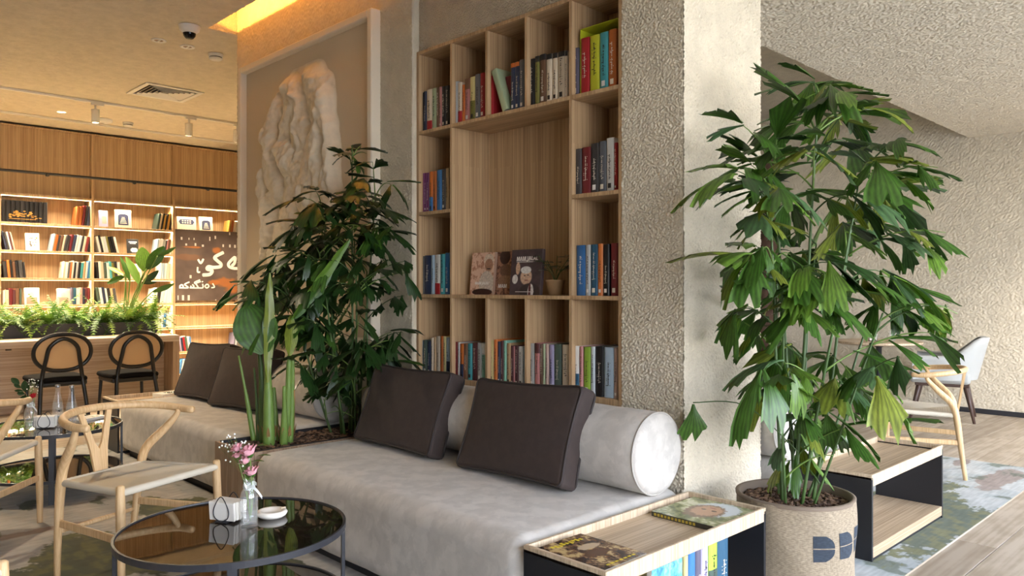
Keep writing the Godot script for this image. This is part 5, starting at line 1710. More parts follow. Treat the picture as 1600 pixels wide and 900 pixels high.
func wishbone_meshes():
	# front is +z
	var w := wishbone
	for s in [-1.0, 1.0]:
		w["front%d" % s] = tube([Vector3(s * 0.262, 0.0, 0.215), Vector3(s * 0.262, 0.12, 0.213), Vector3(s * 0.26, 0.28, 0.21), Vector3(s * 0.258, 0.40, 0.205), Vector3(s * 0.258, 0.462, 0.205)], [0.0135, 0.0165, 0.019, 0.0185, 0.016], 12)
		var ctrl := [Vector3(s * 0.185, 0.0, -0.275), Vector3(s * 0.198, 0.20, -0.250), Vector3(s * 0.205, 0.40, -0.225), Vector3(s * 0.212, 0.50, -0.195), Vector3(s * 0.240, 0.585, -0.115), Vector3(s * 0.262, 0.65, -0.06), Vector3(s * 0.268, 0.682, -0.045)]
		var c := curve(ctrl, 4)
		var rad := []
		for i in c.size():
			var f := float(i) / (c.size() - 1)
			rad.append(lerpf(0.0135, 0.021, smoothstep(0.0, 0.4, f)) - 0.0095 * smoothstep(0.55, 1.0, f))
		w["rear%d" % s] = tube(c, rad, 12)
		w["side%d" % s] = box(Vector3.ZERO, Vector3(0.014, 0.034, 0.46), 0.004)
	# the bent rail: half a ring with straight arms, rising to the back
	var pts := []
	for i in 33:
		var a := lerpf(-0.30, PI + 0.30, i / 32.0)
		var x := cos(a) * 0.282
		var z := -sin(a) * 0.252
		if a < 0.0 or a > PI:
			x = signf(cos(a)) * (0.282 - 0.02 * absf(sin(a)))
			z = -sin(a) * 0.22
		var y := 0.688 + 0.028 * maxf(sin(a), 0.0)
		pts.append(Vector3(x, y, z - 0.03))
	var rr := []
	for i in pts.size():
		rr.append(0.0175 if i > 1 and i < pts.size() - 2 else 0.0165)
	w["rail"] = tube(pts, rr, 12)
	# Y splat: a flat board that forks
	var st := st_new(false)
	var zy := func(y: float) -> float: return lerpf(-0.235, -0.278, (y - 0.42) / 0.29)
	var strip := func(a0: Vector2, a1: Vector2, b0: Vector2, b1: Vector2):
		# quad board between two horizontal cuts, each given by its x extents
		var th := 0.006
		var ya := a0.y
		var yb := b0.y
		var P := [Vector3(a0.x, ya, zy.call(ya)), Vector3(a1.x, ya, zy.call(ya)), Vector3(b1.x, yb, zy.call(yb)), Vector3(b0.x, yb, zy.call(yb))]
		var n := Vector3(0, 0, 1)
		quad(st, P[0] + n * th, P[1] + n * th, P[2] + n * th, P[3] + n * th, n)
		quad(st, P[0] - n * th, P[1] - n * th, P[2] - n * th, P[3] - n * th, -n)
		quad(st, P[0] - n * th, P[0] + n * th, P[3] + n * th, P[3] - n * th, Vector3(-1, 0, 0))
		quad(st, P[1] - n * th, P[1] + n * th, P[2] + n * th, P[2] - n * th, Vector3(1, 0, 0))
	strip.call(Vector2(-0.032, 0.42), Vector2(0.032, 0.42), Vector2(-0.044, 0.53), Vector2(0.044, 0.53))
	for s in [-1.0, 1.0]:
		strip.call(Vector2(minf(0.0, s * 0.044), 0.53), Vector2(maxf(0.0, s * 0.044), 0.53), Vector2(minf(s * 0.018, s * 0.050), 0.56), Vector2(maxf(s * 0.018, s * 0.050), 0.56))
		strip.call(Vector2(minf(s * 0.018, s * 0.050), 0.56), Vector2(maxf(s * 0.018, s * 0.050), 0.56), Vector2(minf(s * 0.062, s * 0.088), 0.708), Vector2(maxf(s * 0.062, s * 0.088), 0.708))
	w["splat"] = done(st)
	# woven seat: cords run parallel to each edge and meet on the diagonals; slightly dished
	var cord := st_new()
	var corner := [Vector3(-0.25, 0.445, 0.205), Vector3(0.25, 0.445, 0.205), Vector3(0.20, 0.432, -0.215), Vector3(-0.20, 0.432, -0.215)]
	var mid := Vector3(0, 0.424, 0.0)
	var rings := 15
	var prof := []
	for i in rings * 2 + 1:
		var f := float(i) / (rings * 2)
		var bump := 0.0042 if i % 2 == 1 else -0.0044
		prof.append([f, bump])
	for k in 4:
		var a: Vector3 = corner[k]
		var b: Vector3 = corner[(k + 1) % 4]
		for i in prof.size() - 1:
			var p0: Vector3 = a.lerp(mid, prof[i][0]) + Vector3.UP * prof[i][1]
			var p1: Vector3 = b.lerp(mid, prof[i][0]) + Vector3.UP * prof[i][1]
			var q0: Vector3 = a.lerp(mid, prof[i + 1][0]) + Vector3.UP * prof[i + 1][1]
			var q1: Vector3 = b.lerp(mid, prof[i + 1][0]) + Vector3.UP * prof[i + 1][1]
			quad(cord, p0, p1, q1, q0, Vector3.UP)
			var dn := Vector3.DOWN * 0.022
			if i % 8 == 0:
				pass
		quad(cord, a + Vector3.DOWN * 0.02, b + Vector3.DOWN * 0.02, mid + Vector3.DOWN * 0.02, mid + Vector3.DOWN * 0.02, Vector3.DOWN)
	for k in 4:
		var a: Vector3 = corner[k]
		var b: Vector3 = corner[(k + 1) % 4]
		var tp := []
		var tr := []
		for i in 41:
			tp.append(a.lerp(b, i / 40.0) + Vector3.DOWN * 0.009)
			tr.append(0.0155 + (0.0009 if i % 2 == 0 else -0.0005))
		add_tube(cord, tp, tr, 10)
	w["seat"] = done(cord)

func wishbone_chair(label: String, x: float, d: float, turn: float):
	if wishbone.is_empty():
		wishbone_meshes()
	var w := wishbone
	var t := thing("wishbone_chair", label, "chair", V(x, 0.013, d), turn, "ash wishbone chairs")
	for s in [-1, 1]:
		part(t, "leg", w["front%d" % s], M.ash)
		part(t, "leg", w["rear%d" % s], M.ash)
		part(t, "side_stretcher", w["side%d" % s], M.ash, frame_of(Vector3(s * 0.23, 0.245, -0.018), Vector3(s * 0.063, 0.0, 0.45), Vector3.UP))
	part(t, "back_stretcher", tube([Vector3(-0.195, 0.205, -0.25), Vector3(0, 0.205, -0.25), Vector3(0.195, 0.205, -0.25)], [0.008, 0.0115, 0.008], 10), M.ash)
	part(t, "top_rail", w.rail, M.ash)
	part(t, "wishbone_splat", w.splat, M.ash)
	part(t, "cord_seat", w.seat, M.cord)

# ---------------------------------------------------------------- cane back chairs at the desk
func cane_chair(label: String, x: float, d: float, turn: float):
	# front is +z
	var t := thing("cane_chair", label, "chair", V(x, 0, d), turn, "black cane back chairs")
	var zc := func(y: float) -> float: return -0.215 - (y - 0.46) * 0.16
	var ring := []
	for i in 40:
		var a := TAU * i / 40
		var y := 0.70 + 0.165 * sin(a)
		var sx := 0.232 * signf(cos(a)) * pow(absf(cos(a)), 0.85)
		ring.append(Vector3(sx, y, zc.call(y) + 0.02))
	part(t, "back_ring", tube(ring, 0.018, 10, true), M.black_lacquer)
	var web := sheet(16, 12, func(u, v):
		var q := Vector2(u * 2 - 1, v * 2 - 1)
		# square to disc
		var p := Vector2(q.x * sqrt(1.0 - q.y * q.y / 2), q.y * sqrt(1.0 - q.x * q.x / 2))
		var y := 0.70 + 0.158 * p.y
		return Vector3(-0.226 * p.x, y, zc.call(y) + 0.022))
	part(t, "cane_panel", web, M.cane)
	var u := curve([Vector3(-0.205, 0.0, -0.30), Vector3(-0.185, 0.25, -0.255), Vector3(-0.165, 0.46, -0.215), Vector3(-0.135, 0.64, -0.243), Vector3(-0.105, 0.76, -0.262), Vector3(0.0, 0.825, -0.272), Vector3(0.105, 0.76, -0.262), Vector3(0.135, 0.64, -0.243), Vector3(0.165, 0.46, -0.215), Vector3(0.185, 0.25, -0.255), Vector3(0.205, 0.0, -0.30)], 4)
	part(t, "bent_leg_frame", tube(u, 0.018, 10), M.black_lacquer)
	for s in [-1.0, 1.0]:
		part(t, "leg", tube([Vector3(s * 0.205, 0, 0.225), Vector3(s * 0.185, 0.42, 0.19)], [0.011, 0.017], 10), M.black_lacquer)
	part(t, "seat_frame", soft_box(Vector3(0.42, 0.05, 0.42), 0.02, Vector3i(3, 1, 3)), M.black_lacquer, at(Vector3(0, 0.415, 0)))
	var round_seat := func(p: Vector3) -> Vector3:
		var k := 1.0 - 0.10 * absf(p.z) / 0.22 * (1.0 if p.z < 0 else 0.4)
		return Vector3(p.x * k, p.y + 0.012 * cos(p.x * 6.0) - 0.006, p.z)
	part(t, "seat_pad", soft_box(Vector3(0.46, 0.045, 0.46), 0.021, Vector3i(6, 1, 6), round_seat), M.black_leather, at(Vector3(0, 0.455, 0.0)))

func build_chairs():
	wishbone_chair("ash wishbone chair with cord seat at the coffee table with pink roses", 1.205, 3.63, deg_to_rad(22.0))
	wishbone_chair("ash wishbone chair turned to the table with the red rose", 0.745, 4.735, deg_to_rad(147.0))
	wishbone_chair("ash wishbone chair mostly out of view beside the coffee table with pink roses", 0.18, 2.636, deg_to_rad(147.0))
	wishbone_chair("ash wishbone chair on the pale rug beside the empty side table", 5.79, 1.885, deg_to_rad(-162.5))
	cane_chair("black cane back chair at the desk, behind the table with bottles", 1.95, 8.04, PI)
	cane_chair("black cane back chair at the desk, closer to the desk's end panel", 2.55, 7.95, PI)

# ---------------------------------------------------------------- the desk with its fern trough
func build_counter():
	var x1 := 3.39
	var x0 := 0.6
	var t := thing("long_desk", "long oak desk with solid end panel and fern trough on top", "desk", V((x0 + x1) / 2, 0, 9.36))
	var w := x1 - x0
	part(t, "desk_top", box(Vector3(0, 0.715, 0), Vector3(w, 0.07, 0.98), 0.002), M.desk_front)
	part(t, "end_panel", box(Vector3(w / 2 - 0.035, 0.34, 0), Vector3(0.07, 0.68, 0.98), 0.002), M.oak_grey)
	part(t, "end_panel", box(Vector3(-w / 2 + 0.035, 0.34, 0), Vector3(0.07, 0.68, 0.98), 0.002), M.oak_grey)
	part(t, "modesty_panel", box(Vector3(0, 0.34, 0.20), Vector3(w - 0.14, 0.68, 0.02), 0.001), M.desk_front)
	part(t, "socket", box(Vector3(-0.25, 0.672, 0.46), Vector3(0.05, 0.012, 0.02), 0.001), M.dark_plastic)
	var tx0 := 0.9
	var tx1 := 3.36
	var tr := thing("fern_trough", "long charcoal metal trough of ferns on the oak desk", "planter", V((tx0 + tx1) / 2, 0.75, 9.55))
	var tw := tx1 - tx0
	for s in [-1.0, 1.0]:
		part(tr, "side", box(Vector3(0, 0.07, s * 0.105), Vector3(tw, 0.14, 0.008)), M.trough)
		part(tr, "end", box(Vector3(s * (tw / 2 - 0.004), 0.07, 0), Vector3(0.008, 0.14, 0.202)), M.trough)
	part(tr, "soil", box(Vector3(0, 0.06, 0), Vector3(tw - 0.016, 0.10, 0.2)), M.soil)
	# ferns
	var frond := []
	for k in 4:
		var st := st_new()
		var dr: float = [0.6, 0.95, 1.35, 0.3][k]
		var n := 13
		var spine := func(s: float) -> Vector3: return Vector3(0, 0.9 * s - dr * s * s * 0.9, 0.75 * s + 0.1 * s * s)
		for i in n:
			var s := 0.08 + 0.9 * i / n
			var p: Vector3 = spine.call(s)
			var q: Vector3 = spine.call(s + 0.05)
			var half := 0.12 * sin(PI * clampf(s * 0.92 + 0.1, 0, 1)) + 0.012
			for sg in [-1.0, 1.0]:
				var tip := (p + q) * 0.5 + Vector3(sg * half, -0.02 - 0.02 * (i % 2), 0.05)
				tri(st, p, q, tip, Vector3.UP)
		add_tube(st, [spine.call(0.0), spine.call(0.33), spine.call(0.66), spine.call(0.98)], [0.008, 0.007, 0.005, 0.002], 4)
		frond.append(done(st))
	var fm := [M.fern_a, M.fern_b, M.fern_c, M.fern_b]
	var fx := [-10.0, 28.0, 78.0, 118.0, 160.0, 198.0, 232.0]
	var kinds := ["at the far end from the desk's end panel", "over the table with the red rose", "behind the nearer cane chair's back ring", "between the two cane chairs", "below the leafy strelitzia, on its far side", "hanging beside the second cane chair", "at the end panel of the desk"]
	for i in fx.size():
		var c := on_d(fx[i], 495, 9.55)
		var f := thing("fern", "bright green fern in the trough, %s" % kinds[i], "fern", Vector3(c.x, 0.85, -9.55), 0, "ferns in the desk trough")
		for k in 58:
			var az := rng.randf() * TAU
			var long := rng.randf_range(0.28, 0.46)
			var pick := rng.randi() % 4
			var tf := Transform3D(Basis(Vector3.UP, az) * Basis(Vector3.RIGHT, rng.randf_range(-0.45, 0.25)), Vector3(rng.randf_range(-0.06, 0.06), 0, rng.randf_range(-0.05, 0.05)))
			tf.basis = tf.basis.scaled_local(Vector3.ONE * long)
			part(f, "frond", frond[pick], fm[rng.randi() % 4], tf)
	# a small strelitzia behind the ferns
	var b := V(3.03, 0.83, 9.56)
	var p := thing("leafy_plant", "upright plant with broad paddle leaves rising behind the ferns", "plant", b)
	var blades := [[226, 424, 222, 386, 0.30, 0.1, M.leaf_light, 0.1], [229, 420, 257, 386, 0.24, 0.2, M.leaf_mid, 0.25], [219, 446, 197, 400, 0.13, 0.1, M.leaf_light, 0.4], [203, 440, 189, 400, 0.10, 0.1, M.leaf_mid, 0.6], [197, 432, 168, 415, 0.12, 0.15, M.leaf_yellow, 0.6], [196, 431, 164, 443, 0.13, 0.3, M.leaf_mid, 0.3], [222, 444, 248, 423, 0.16, 0.15, M.leaf_dark, 0.2], [222, 442, 244, 442, 0.14, 0.3, M.leaf_dark, 0.4], [238, 456, 271, 446, 0.13, 0.5, M.leaf_mid, 0.3], [246, 400, 275, 388, 0.12, 0.3, M.leaf_mid, 0.5]]
	for s in blades:
		var a := plane_at(s[0], s[1], b, 0.0)
		var e := plane_at(s[2], s[3], b, 0.03)
		var long := a.distance_to(e)
		var toward := (Vector3(0, EYE, 0) - a).normalized()
		var face: Vector3 = (toward + (e - a).normalized().cross(toward) * s[7]).normalized()
		part(p, "leaf", paddle(s[4], s[5]), s[6], frame_of(a - b, e - a, face, Vector3.ONE * long))
		var foot := Vector3(rng.randf_range(-0.03, 0.03), -0.02, rng.randf_range(-0.02, 0.02))
		part(p, "leaf_stalk", tube(curve([foot, foot.lerp(a - b, 0.55) + Vector3(0, 0.04, 0), a - b], 4), 0.007, 6), M.stalk)

# ---------------------------------------------------------------- beyond the near pillar
func build_right_side():
	# the burlap pot
	var c := V(3.115, 0, 1.50)
	var pot := thing("burlap_pot", "round planter wrapped in burlap with dark printed emblem", "planter", c)
	var r := 0.236
	var wrap := sheet(64, 14, func(u, v):
		var a: float = -u * TAU
		var wob := 0.004 * sin(a * 3.0 + v * 5.0) + 0.003 * sin(a * 7.0 - v * 9.0)
		return Vector3(cos(a) * (r + wob), 0.002 + v * 0.416, sin(a) * (r + wob)))
	part(pot, "burlap_wrap", wrap, M.burlap)
	part(pot, "rim", lathe([Vector2(r + 0.002, 0.408), Vector2(r + 0.003, 0.420), Vector2(r - 0.008, 0.424), Vector2(r - 0.016, 0.420), Vector2(r - 0.020, 0.36)], 56), M.pot_rim)
	part(pot, "base", lathe([Vector2(0.0, 0.0), Vector2(r - 0.006, 0.0), Vector2(r - 0.006, 0.05)], 40), M.pot_rim)
	soil_patch(pot, Vector2(r - 0.02, 0), 0.385, true, 700)
	# emblem: three D-shaped blocks, each split by a pale line
	var emb_a := atan2(c.z, -c.x)
	for k in 3:
		var a0 := 0.18 - 0.0
		for half in 2:
			var ya := 0.262 if half == 1 else 0.210
			var yb := 0.310 if half == 1 else 0.258
			var left: float = [0.30, 0.766, 1.22][k]
			var wide := 0.37
			var m := sheet(10, 6, func(u, v):
				var y := lerpf(ya, yb, v)
				var q := absf(y - 0.26) / 0.05
				var w := wide * (1.0 - 0.42 * pow(clampf(q, 0, 1), 3.0))
				var ang: float = left + w * u
				# angles run from the side that faces the eye towards the empty side table
				var dir := Vector3(-cos(0.448), 0, sin(0.448)).rotated(Vector3.UP, ang)
				var az := atan2(dir.z, dir.x)
				var vv: float = (y - 0.002) / 0.416
				var wob := 0.004 * sin(az * 3.0 + vv * 5.0) + 0.003 * sin(az * 7.0 - vv * 9.0)
				return dir * (r + wob + 0.0012) + Vector3.UP * (y + 0.006 * k))
			part(pot, "printed_emblem", m, M.logo_ink)
	# the big palm
	var base := c + Vector3(0, 0.38, 0)
	var t := thing("fishtail_palm", "tall bright fishtail palm growing in the burlap pot", "palm", base)
	var stems := []
	for s in [[0.0, 0.0, 0.10, -0.06, 1.72, 0.014], [0.05, 0.02, 0.02, 0.10, 1.40, 0.013], [-0.05, 0.03, -0.12, 0.05, 1.30, 0.012], [0.04, -0.06, 0.26, -0.16, 1.35, 0.013], [-0.04, -0.05, -0.06, -0.26, 1.15, 0.012], [0.08, 0.05, 0.34, 0.06, 1.10, 0.011], [-0.08, 0.0, -0.24, -0.06, 1.0, 0.010], [0.02, 0.08, 0.12, 0.14, 0.95, 0.010], [0.07, -0.02, 0.42, -0.20, 0.9, 0.010], [-0.02, -0.09, 0.10, -0.32, 0.8, 0.009]]:
		stems.append([V(s[0], 0.0, s[1]), V(s[2], s[4], s[3]), s[5] * 0.66])
	var ok_right := func(p: Vector3) -> bool:
		var d := -p.z
		var q := p - c
		if p.y < 0.50 or p.y > 2.32:
			return false
		if d > 1.80 and p.x < 3.60:
			return false
		return d > 0.9
	palm(t, stems, 100, 23, Vector2(0.17, 0.30), Vector2(0.18, 0.46), 0.20, ok_right, [M.leaf_dark, M.leaf_mid, M.leaf_mid, M.leaf_mid, M.leaf_blue, M.leaf_light, M.leaf_light, M.leaf_yellow], crown_rows(1243.0, 3.25, [[90, 1270, 1330], [120, 1235, 1385], [180, 1145, 1430], [250, 1115, 1475], [350, 1105, 1480], [450, 1100, 1460], [550, 1155, 1430], [620, 1170, 1370], [700, 1195, 1305], [760, 1205, 1295]]))
	# a stray low leaf in front of the pillar, on a long thin stem, and a few in the pot
	var stray := plane_at(1083, 642, c, 0.02)
	part(t, "frond_stem", tube(curve([Vector3(-0.03, 0.22, 0.03), plane_at(1165, 634, c, 0.0) - base, stray - base + Vector3(0, 0.035, 0)], 6), 0.0025, 5), M.stalk_dark)
	part(t, "leaf", leaves[3], M.leaf_mid, frame_of(stray - base + Vector3(0, 0.03, 0), Vector3(0.02, -1, 0.05), Vector3(-0.7, 0, 0.7), Vector3(0.27, 0.2, 0.2)))
	for k in 5:
		var a := k * 1.3
		part(t, "leaf", leaves[k], [M.leaf_yellow, M.leaf_light, M.leaf_mid][k % 3], frame_of(Vector3(cos(a) * 0.03, 0.24 - 0.02 * k, sin(a) * 0.03), Vector3(cos(a) * 0.6, -0.7, sin(a) * 0.6), Vector3(cos(a), 0.6, sin(a)), Vector3.ONE * 0.20))
	# a mossy climbing plant on a pole, far behind the pillar's edge
	var mp := thing("pole_plant", "tall dark climbing plant on a mossy pole beyond the stucco pillar", "plant", V(8.50, 0, 4.42))
	part(mp, "pot", lathe([Vector2(0.0, 0.0), Vector2(0.16, 0.0), Vector2(0.2, 0.38), Vector2(0.18, 0.38), Vector2(0.17, 0.34), Vector2(0.0, 0.34)], 28), M.trough)
	var mossy := FastNoiseLite.new()
	mossy.frequency = 9.0
	part(mp, "moss_pole", sheet(20, 60, func(u, v):
		var a: float = -u * TAU
		var q := Vector3(cos(a) * 0.12, 0.3 + v * 2.5, sin(a) * 0.12)
		var k := 1.0 + 0.35 * mossy.get_noise_3dv(q)
		return Vector3(q.x * k, q.y, q.z * k)), M.bark)
	for k in 60:
		var a := k * 2.4
		var dir := Vector3(cos(a), 0.2, sin(a))
		part(mp, "leaf", paddle(0.34, 0.6), M.leaf_dark, frame_of(Vector3(cos(a) * 0.11, 0.5 + 0.038 * k, sin(a) * 0.11), dir, Vector3.UP, Vector3.ONE * (0.09 + 0.03 * (k % 3))))
	# round oak table and grey armchair by the stucco wall
	var rt := thing("pedestal_table", "round oak table on a black pedestal by the stucco wall", "table", V(8.12, 0, 3.02))
	part(rt, "table_top", lathe([Vector2(0.0, 0.715), Vector2(0.375, 0.715), Vector2(0.40, 0.725), Vector2(0.40, 0.742), Vector2(0.395, 0.745), Vector2(0.0, 0.745)], 48, Vector3.ZERO, false), M.oak_pale)
	part(rt, "pedestal", lathe([Vector2(0.0, 0.0), Vector2(0.22, 0.0), Vector2(0.22, 0.012), Vector2(0.06, 0.03), Vector2(0.03, 0.06), Vector2(0.028, 0.68), Vector2(0.09, 0.712), Vector2(0.0, 0.714)], 28), M.black_metal)
	var ac := thing("armchair", "light grey upholstered armchair with dark wooden legs by the stucco wall", "armchair", V(8.36, 0, 2.50), PI + 0.25)
	# shell: a wall swept round the seat, high at the back, low at the arms; front is +z
	var shell := func(off: float) -> Callable:
		return func(u, v):
			var a := lerpf(-0.62, PI + 0.62, u)
			var back := smoothstep(0.30, 0.85, sin(a))
			var top := lerpf(0.62, 0.80, back)
			var rx := 0.29 + off
			var rz := 0.27 + off
			var x := cos(a) * rx
			var z := -sin(a) * rz if sin(a) > 0 else -sin(a) * 0.42
			if sin(a) < 0:
				x = signf(cos(a)) * rx
			var y := lerpf(0.40, top, v)
			var lean: float = 0.10 * v * back
			return Vector3(x * (1.0 + 0.05 * v), y, z - lean)
	var st := st_new()
	add_sheet(st, 36, 6, shell.call(0.025))
	add_sheet(st, 36, 6, shell.call(-0.025))
	var o: Callable = shell.call(0.025)
	var i: Callable = shell.call(-0.025)
	add_sheet(st, 36, 2, func(u, v): return o.call(u, 1.0).lerp(i.call(u, 1.0), v) + Vector3.UP * 0.012 * sin(PI * v))
	add_sheet(st, 2, 6, func(u, v): return o.call(0.0, v).lerp(i.call(0.0, v), u))
	add_sheet(st, 2, 6, func(u, v): return o.call(1.0, v).lerp(i.call(1.0, v), u))
	part(ac, "shell", done(st), M.armchair_cloth)
	part(ac, "seat_cushion", soft_box(Vector3(0.52, 0.12, 0.52), 0.04, Vector3i(4, 2, 4)), M.armchair_cloth, at(Vector3(0, 0.42, 0.02)))
	part(ac, "seat_frame", box(Vector3(0, 0.35, 0), Vector3(0.46, 0.035, 0.46), 0.006), M.dark_wood)
	for sx in [-1.0, 1.0]:
		for sz in [-1.0, 1.0]:
			part(ac, "leg", tube([Vector3(sx * 0.20, 0.37, sz * 0.19), Vector3(sx * 0.245, 0.0, sz * 0.27)], [0.024, 0.013], 8), M.dark_wood)

# ---------------------------------------------------------------- small things on the tables
func rose_mesh() -> ArrayMesh:
	if T.has("rose"):
		return T.rose
	var st := st_new()
	var r := RandomNumberGenerator.new()
	r.seed = 4
	for ringn in 4:
		var n: int = [3, 4, 5, 6][ringn]
		for k in n:
			var a := TAU * k / n + ringn * 0.7
			var rad: float = [0.16, 0.34, 0.52, 0.72][ringn]
			var hi: float = [1.0, 0.98, 0.9, 0.72][ringn]
			var sw: float = [1.5, 1.1, 0.9, 0.75][ringn]
			add_sheet(st, 5, 5, func(u, v):
				var an: float = a + (u - 0.5) * 2.0 * sw * (0.45 + 0.55 * sin(PI * minf(v + 0.25, 1.0)))
				var rr: float = rad * (0.35 + 0.65 * pow(v, 0.6)) * (1.0 + (0.28 * smoothstep(0.7, 1.0, v) if ringn > 1 else 0.0))
				return Vector3(cos(an) * rr, hi * (v - 0.12 * (u - 0.5) * (u - 0.5) * 4.0 * v) - (0.06 * smoothstep(0.85, 1.0, v) if ringn > 1 else 0.0), sin(an) * rr))
	T.rose = done(st)
	return T.rose

func bud_vase(called_label: String, p: Vector3, high: float):
	var t := thing("bud_vase", called_label, "vase", p, 0, "glass bud vases")
	var k := high / 0.17
	var prof := [Vector2(0.0, 0.0), Vector2(0.029, 0.0), Vector2(0.031, 0.004), Vector2(0.031, 0.105), Vector2(0.028, 0.122), Vector2(0.018, 0.138), Vector2(0.0165, 0.148), Vector2(0.022, 0.170)]
	var inner := [Vector2(0.0, 0.012), Vector2(0.027, 0.012), Vector2(0.0285, 0.10), Vector2(0.026, 0.12), Vector2(0.0165, 0.137), Vector2(0.015, 0.148), Vector2(0.0205, 0.17)]
	for a in prof.size():
		prof[a] *= k
	for a in inner.size():
		inner[a] *= k
	part(t, "glass", lathe(prof, 32), M.clear_glass)
	part(t, "inner_wall", lathe(inner, 32), M.clear_glass)
	part(t, "water", lathe([Vector2(0.0, 0.013 * k), Vector2(0.0265 * k, 0.013 * k), Vector2(0.0268 * k, 0.052 * k), Vector2(0.0, 0.052 * k)], 24), M.water)
	# ribbon round the neck with two tails
	var rib := part(t, "ribbon", lathe([Vector2(0.0185 * k, 0.132 * k), Vector2(0.0215 * k, 0.140 * k), Vector2(0.0200 * k, 0.152 * k)], 24), M.ribbon)
	var right := Vector3(cos(YAW), 0, sin(YAW))
	var to := Vector3(-sin(YAW), 0, cos(YAW))
	for q in [[0.055, -0.035, 0.010], [0.035, 0.012, -0.01], [-0.010, 0.02, 0.012]]:
		var s := sheet(2, 8, func(u, v):
			var c: Vector3 = Vector3(0, 0.143 * k, 0) + to * 0.021 * k + right * (q[0] * v) + Vector3.UP * (q[1] * v * v + 0.012 * sin(v * PI)) + to * (q[2] * sin(v * 3.0))
			return c + Vector3.UP * (u - 0.5) * 0.013)
		part(rib, "tail", s, M.ribbon)
	return t

func flower_stem(t: Node3D, a: Vector3, b: Vector3, m: Material, r := 0.0016):
	part(t, "stem", tube(curve([a, a.lerp(b, 0.5) + Vector3(0.004, 0, 0.003), b], 4), r, 5), m)

func ball(r: float) -> ArrayMesh:
	return lathe([Vector2(0, -r), Vector2(r * 0.7, -r * 0.7), Vector2(r, 0), Vector2(r * 0.7, r * 0.7), Vector2(0, r)], 7)

func breath(t: Node3D, origin: Vector3, spots: Array):
	# a spray of tiny white blossoms: one part, its dots too small to pick apart
	var st := st_new()
	var stems := st_new()
	for s in spots:
		add_lathe(st, [Vector2(0, -0.0035), Vector2(0.003, -0.002), Vector2(0.0038, 0.001), Vector2(0.002, 0.0035), Vector2(0, 0.004)], 6, s)
		add_tube(stems, [origin, origin.lerp(s, 0.5) + Vector3(0, 0.008, 0), s], 0.0005, 3)
	var o := part(t, "blossom_spray", done(st), M.white_petal)
	o.set_meta("kind", "stuff")
	part(t, "spray_stems", done(stems), M.stalk)

func napkin_holder(label: String, nlabel: String, p: Vector3, turn: float):
	var t := thing("napkin_holder", label, "napkin holder", p, turn, "black wire napkin holders")
	var loop := func(z: float) -> Array:
		# a teardrop of wire, point up
		return curve([Vector3(0.0, 0.004, z), Vector3(0.028, 0.018, z), Vector3(0.033, 0.045, z), Vector3(0.018, 0.078, z), Vector3(0.0, 0.096, z), Vector3(-0.018, 0.078, z), Vector3(-0.033, 0.045, z), Vector3(-0.028, 0.018, z), Vector3(0.0, 0.004, z)], 4)
	for z in [-0.036, 0.036]:
		part(t, "wire_loop", tube(loop.call(z), 0.002, 6), M.black_metal)
	part(t, "base", box(Vector3(0, 0.003, 0), Vector3(0.05, 0.005, 0.08), 0.002), M.black_metal)
	var n := thing("napkins", nlabel, "napkins", p, turn, "white paper napkins")
	var sheet_m := box(Vector3(0, 0.041, 0), Vector3(0.11, 0.068, 0.0062), 0.0015)
	for k in 9:
		part(n, "napkin", sheet_m, M.white_paper, Transform3D(Basis(Vector3.BACK, rng.randf_range(-0.03, 0.03)) * Basis(Vector3.RIGHT, (k - 4) * 0.02), Vector3(rng.randf_range(-0.005, 0.005), 0.0005, -0.027 + k * 0.0068)))

func bottle(label: String, p: Vector3):
	var t := thing("water_bottle", label, "bottle", p, 0, "clear glass water bottles")
	part(t, "glass", lathe([Vector2(0.0, 0.0), Vector2(0.030, 0.0), Vector2(0.032, 0.006), Vector2(0.032, 0.10), Vector2(0.028, 0.13), Vector2(0.016, 0.18), Vector2(0.0135, 0.20), Vector2(0.0135, 0.226)], 28), M.clear_glass)
	part(t, "water", lathe([Vector2(0.0, 0.006), Vector2(0.0285, 0.006), Vector2(0.0285, 0.10), Vector2(0.024, 0.13), Vector2(0.0, 0.13)], 24), M.water)
	part(t, "cap", lathe([Vector2(0.0145, 0.222), Vector2(0.0155, 0.224), Vector2(0.0155, 0.24), Vector2(0.0, 0.242)], 20), M.steel)
	part(t, "label_mark", box(Vector3(0, 0.075, 0), Vector3(0.012, 0.012, 0.0645), 0.0), M.dark_plastic)

func picture_image(seed_: int, cols: Array, marks: Array) -> ImageTexture:
	var n1 := noise_image(seed_, 0.018, 160, 160, 4, FastNoiseLite.TYPE_SIMPLEX_SMOOTH, 20.0)
	var n2 := noise_image(seed_ + 1, 0.08, 160, 160, 3)
	return blend_image(160, 160, [n1, n2], func(v, x, y):
		var k: float = v[0] * 0.65 + v[1] * 0.35
		var c: Color = cols[0].lerp(cols[1], smoothstep(0.3, 0.5, k)).lerp(cols[2], smoothstep(0.52, 0.68, k))
		for e in marks:
			var q: float = Vector2((x - e[0]) / float(e[2]), (y - e[1]) / float(e[3])).length() + 0.3 * (v[1] - 0.5)
			c = c.lerp(e[4], 1.0 - smoothstep(0.8, 1.0, q))
		return c)

func flat_print(t: Node3D, called: String, w: float, l: float, y: float, m: Material):
	part(t, called, sheet(1, 1, func(u, v): return Vector3(lerpf(-w / 2, w / 2, u), y, lerpf(l / 2, -l / 2, v))), m)

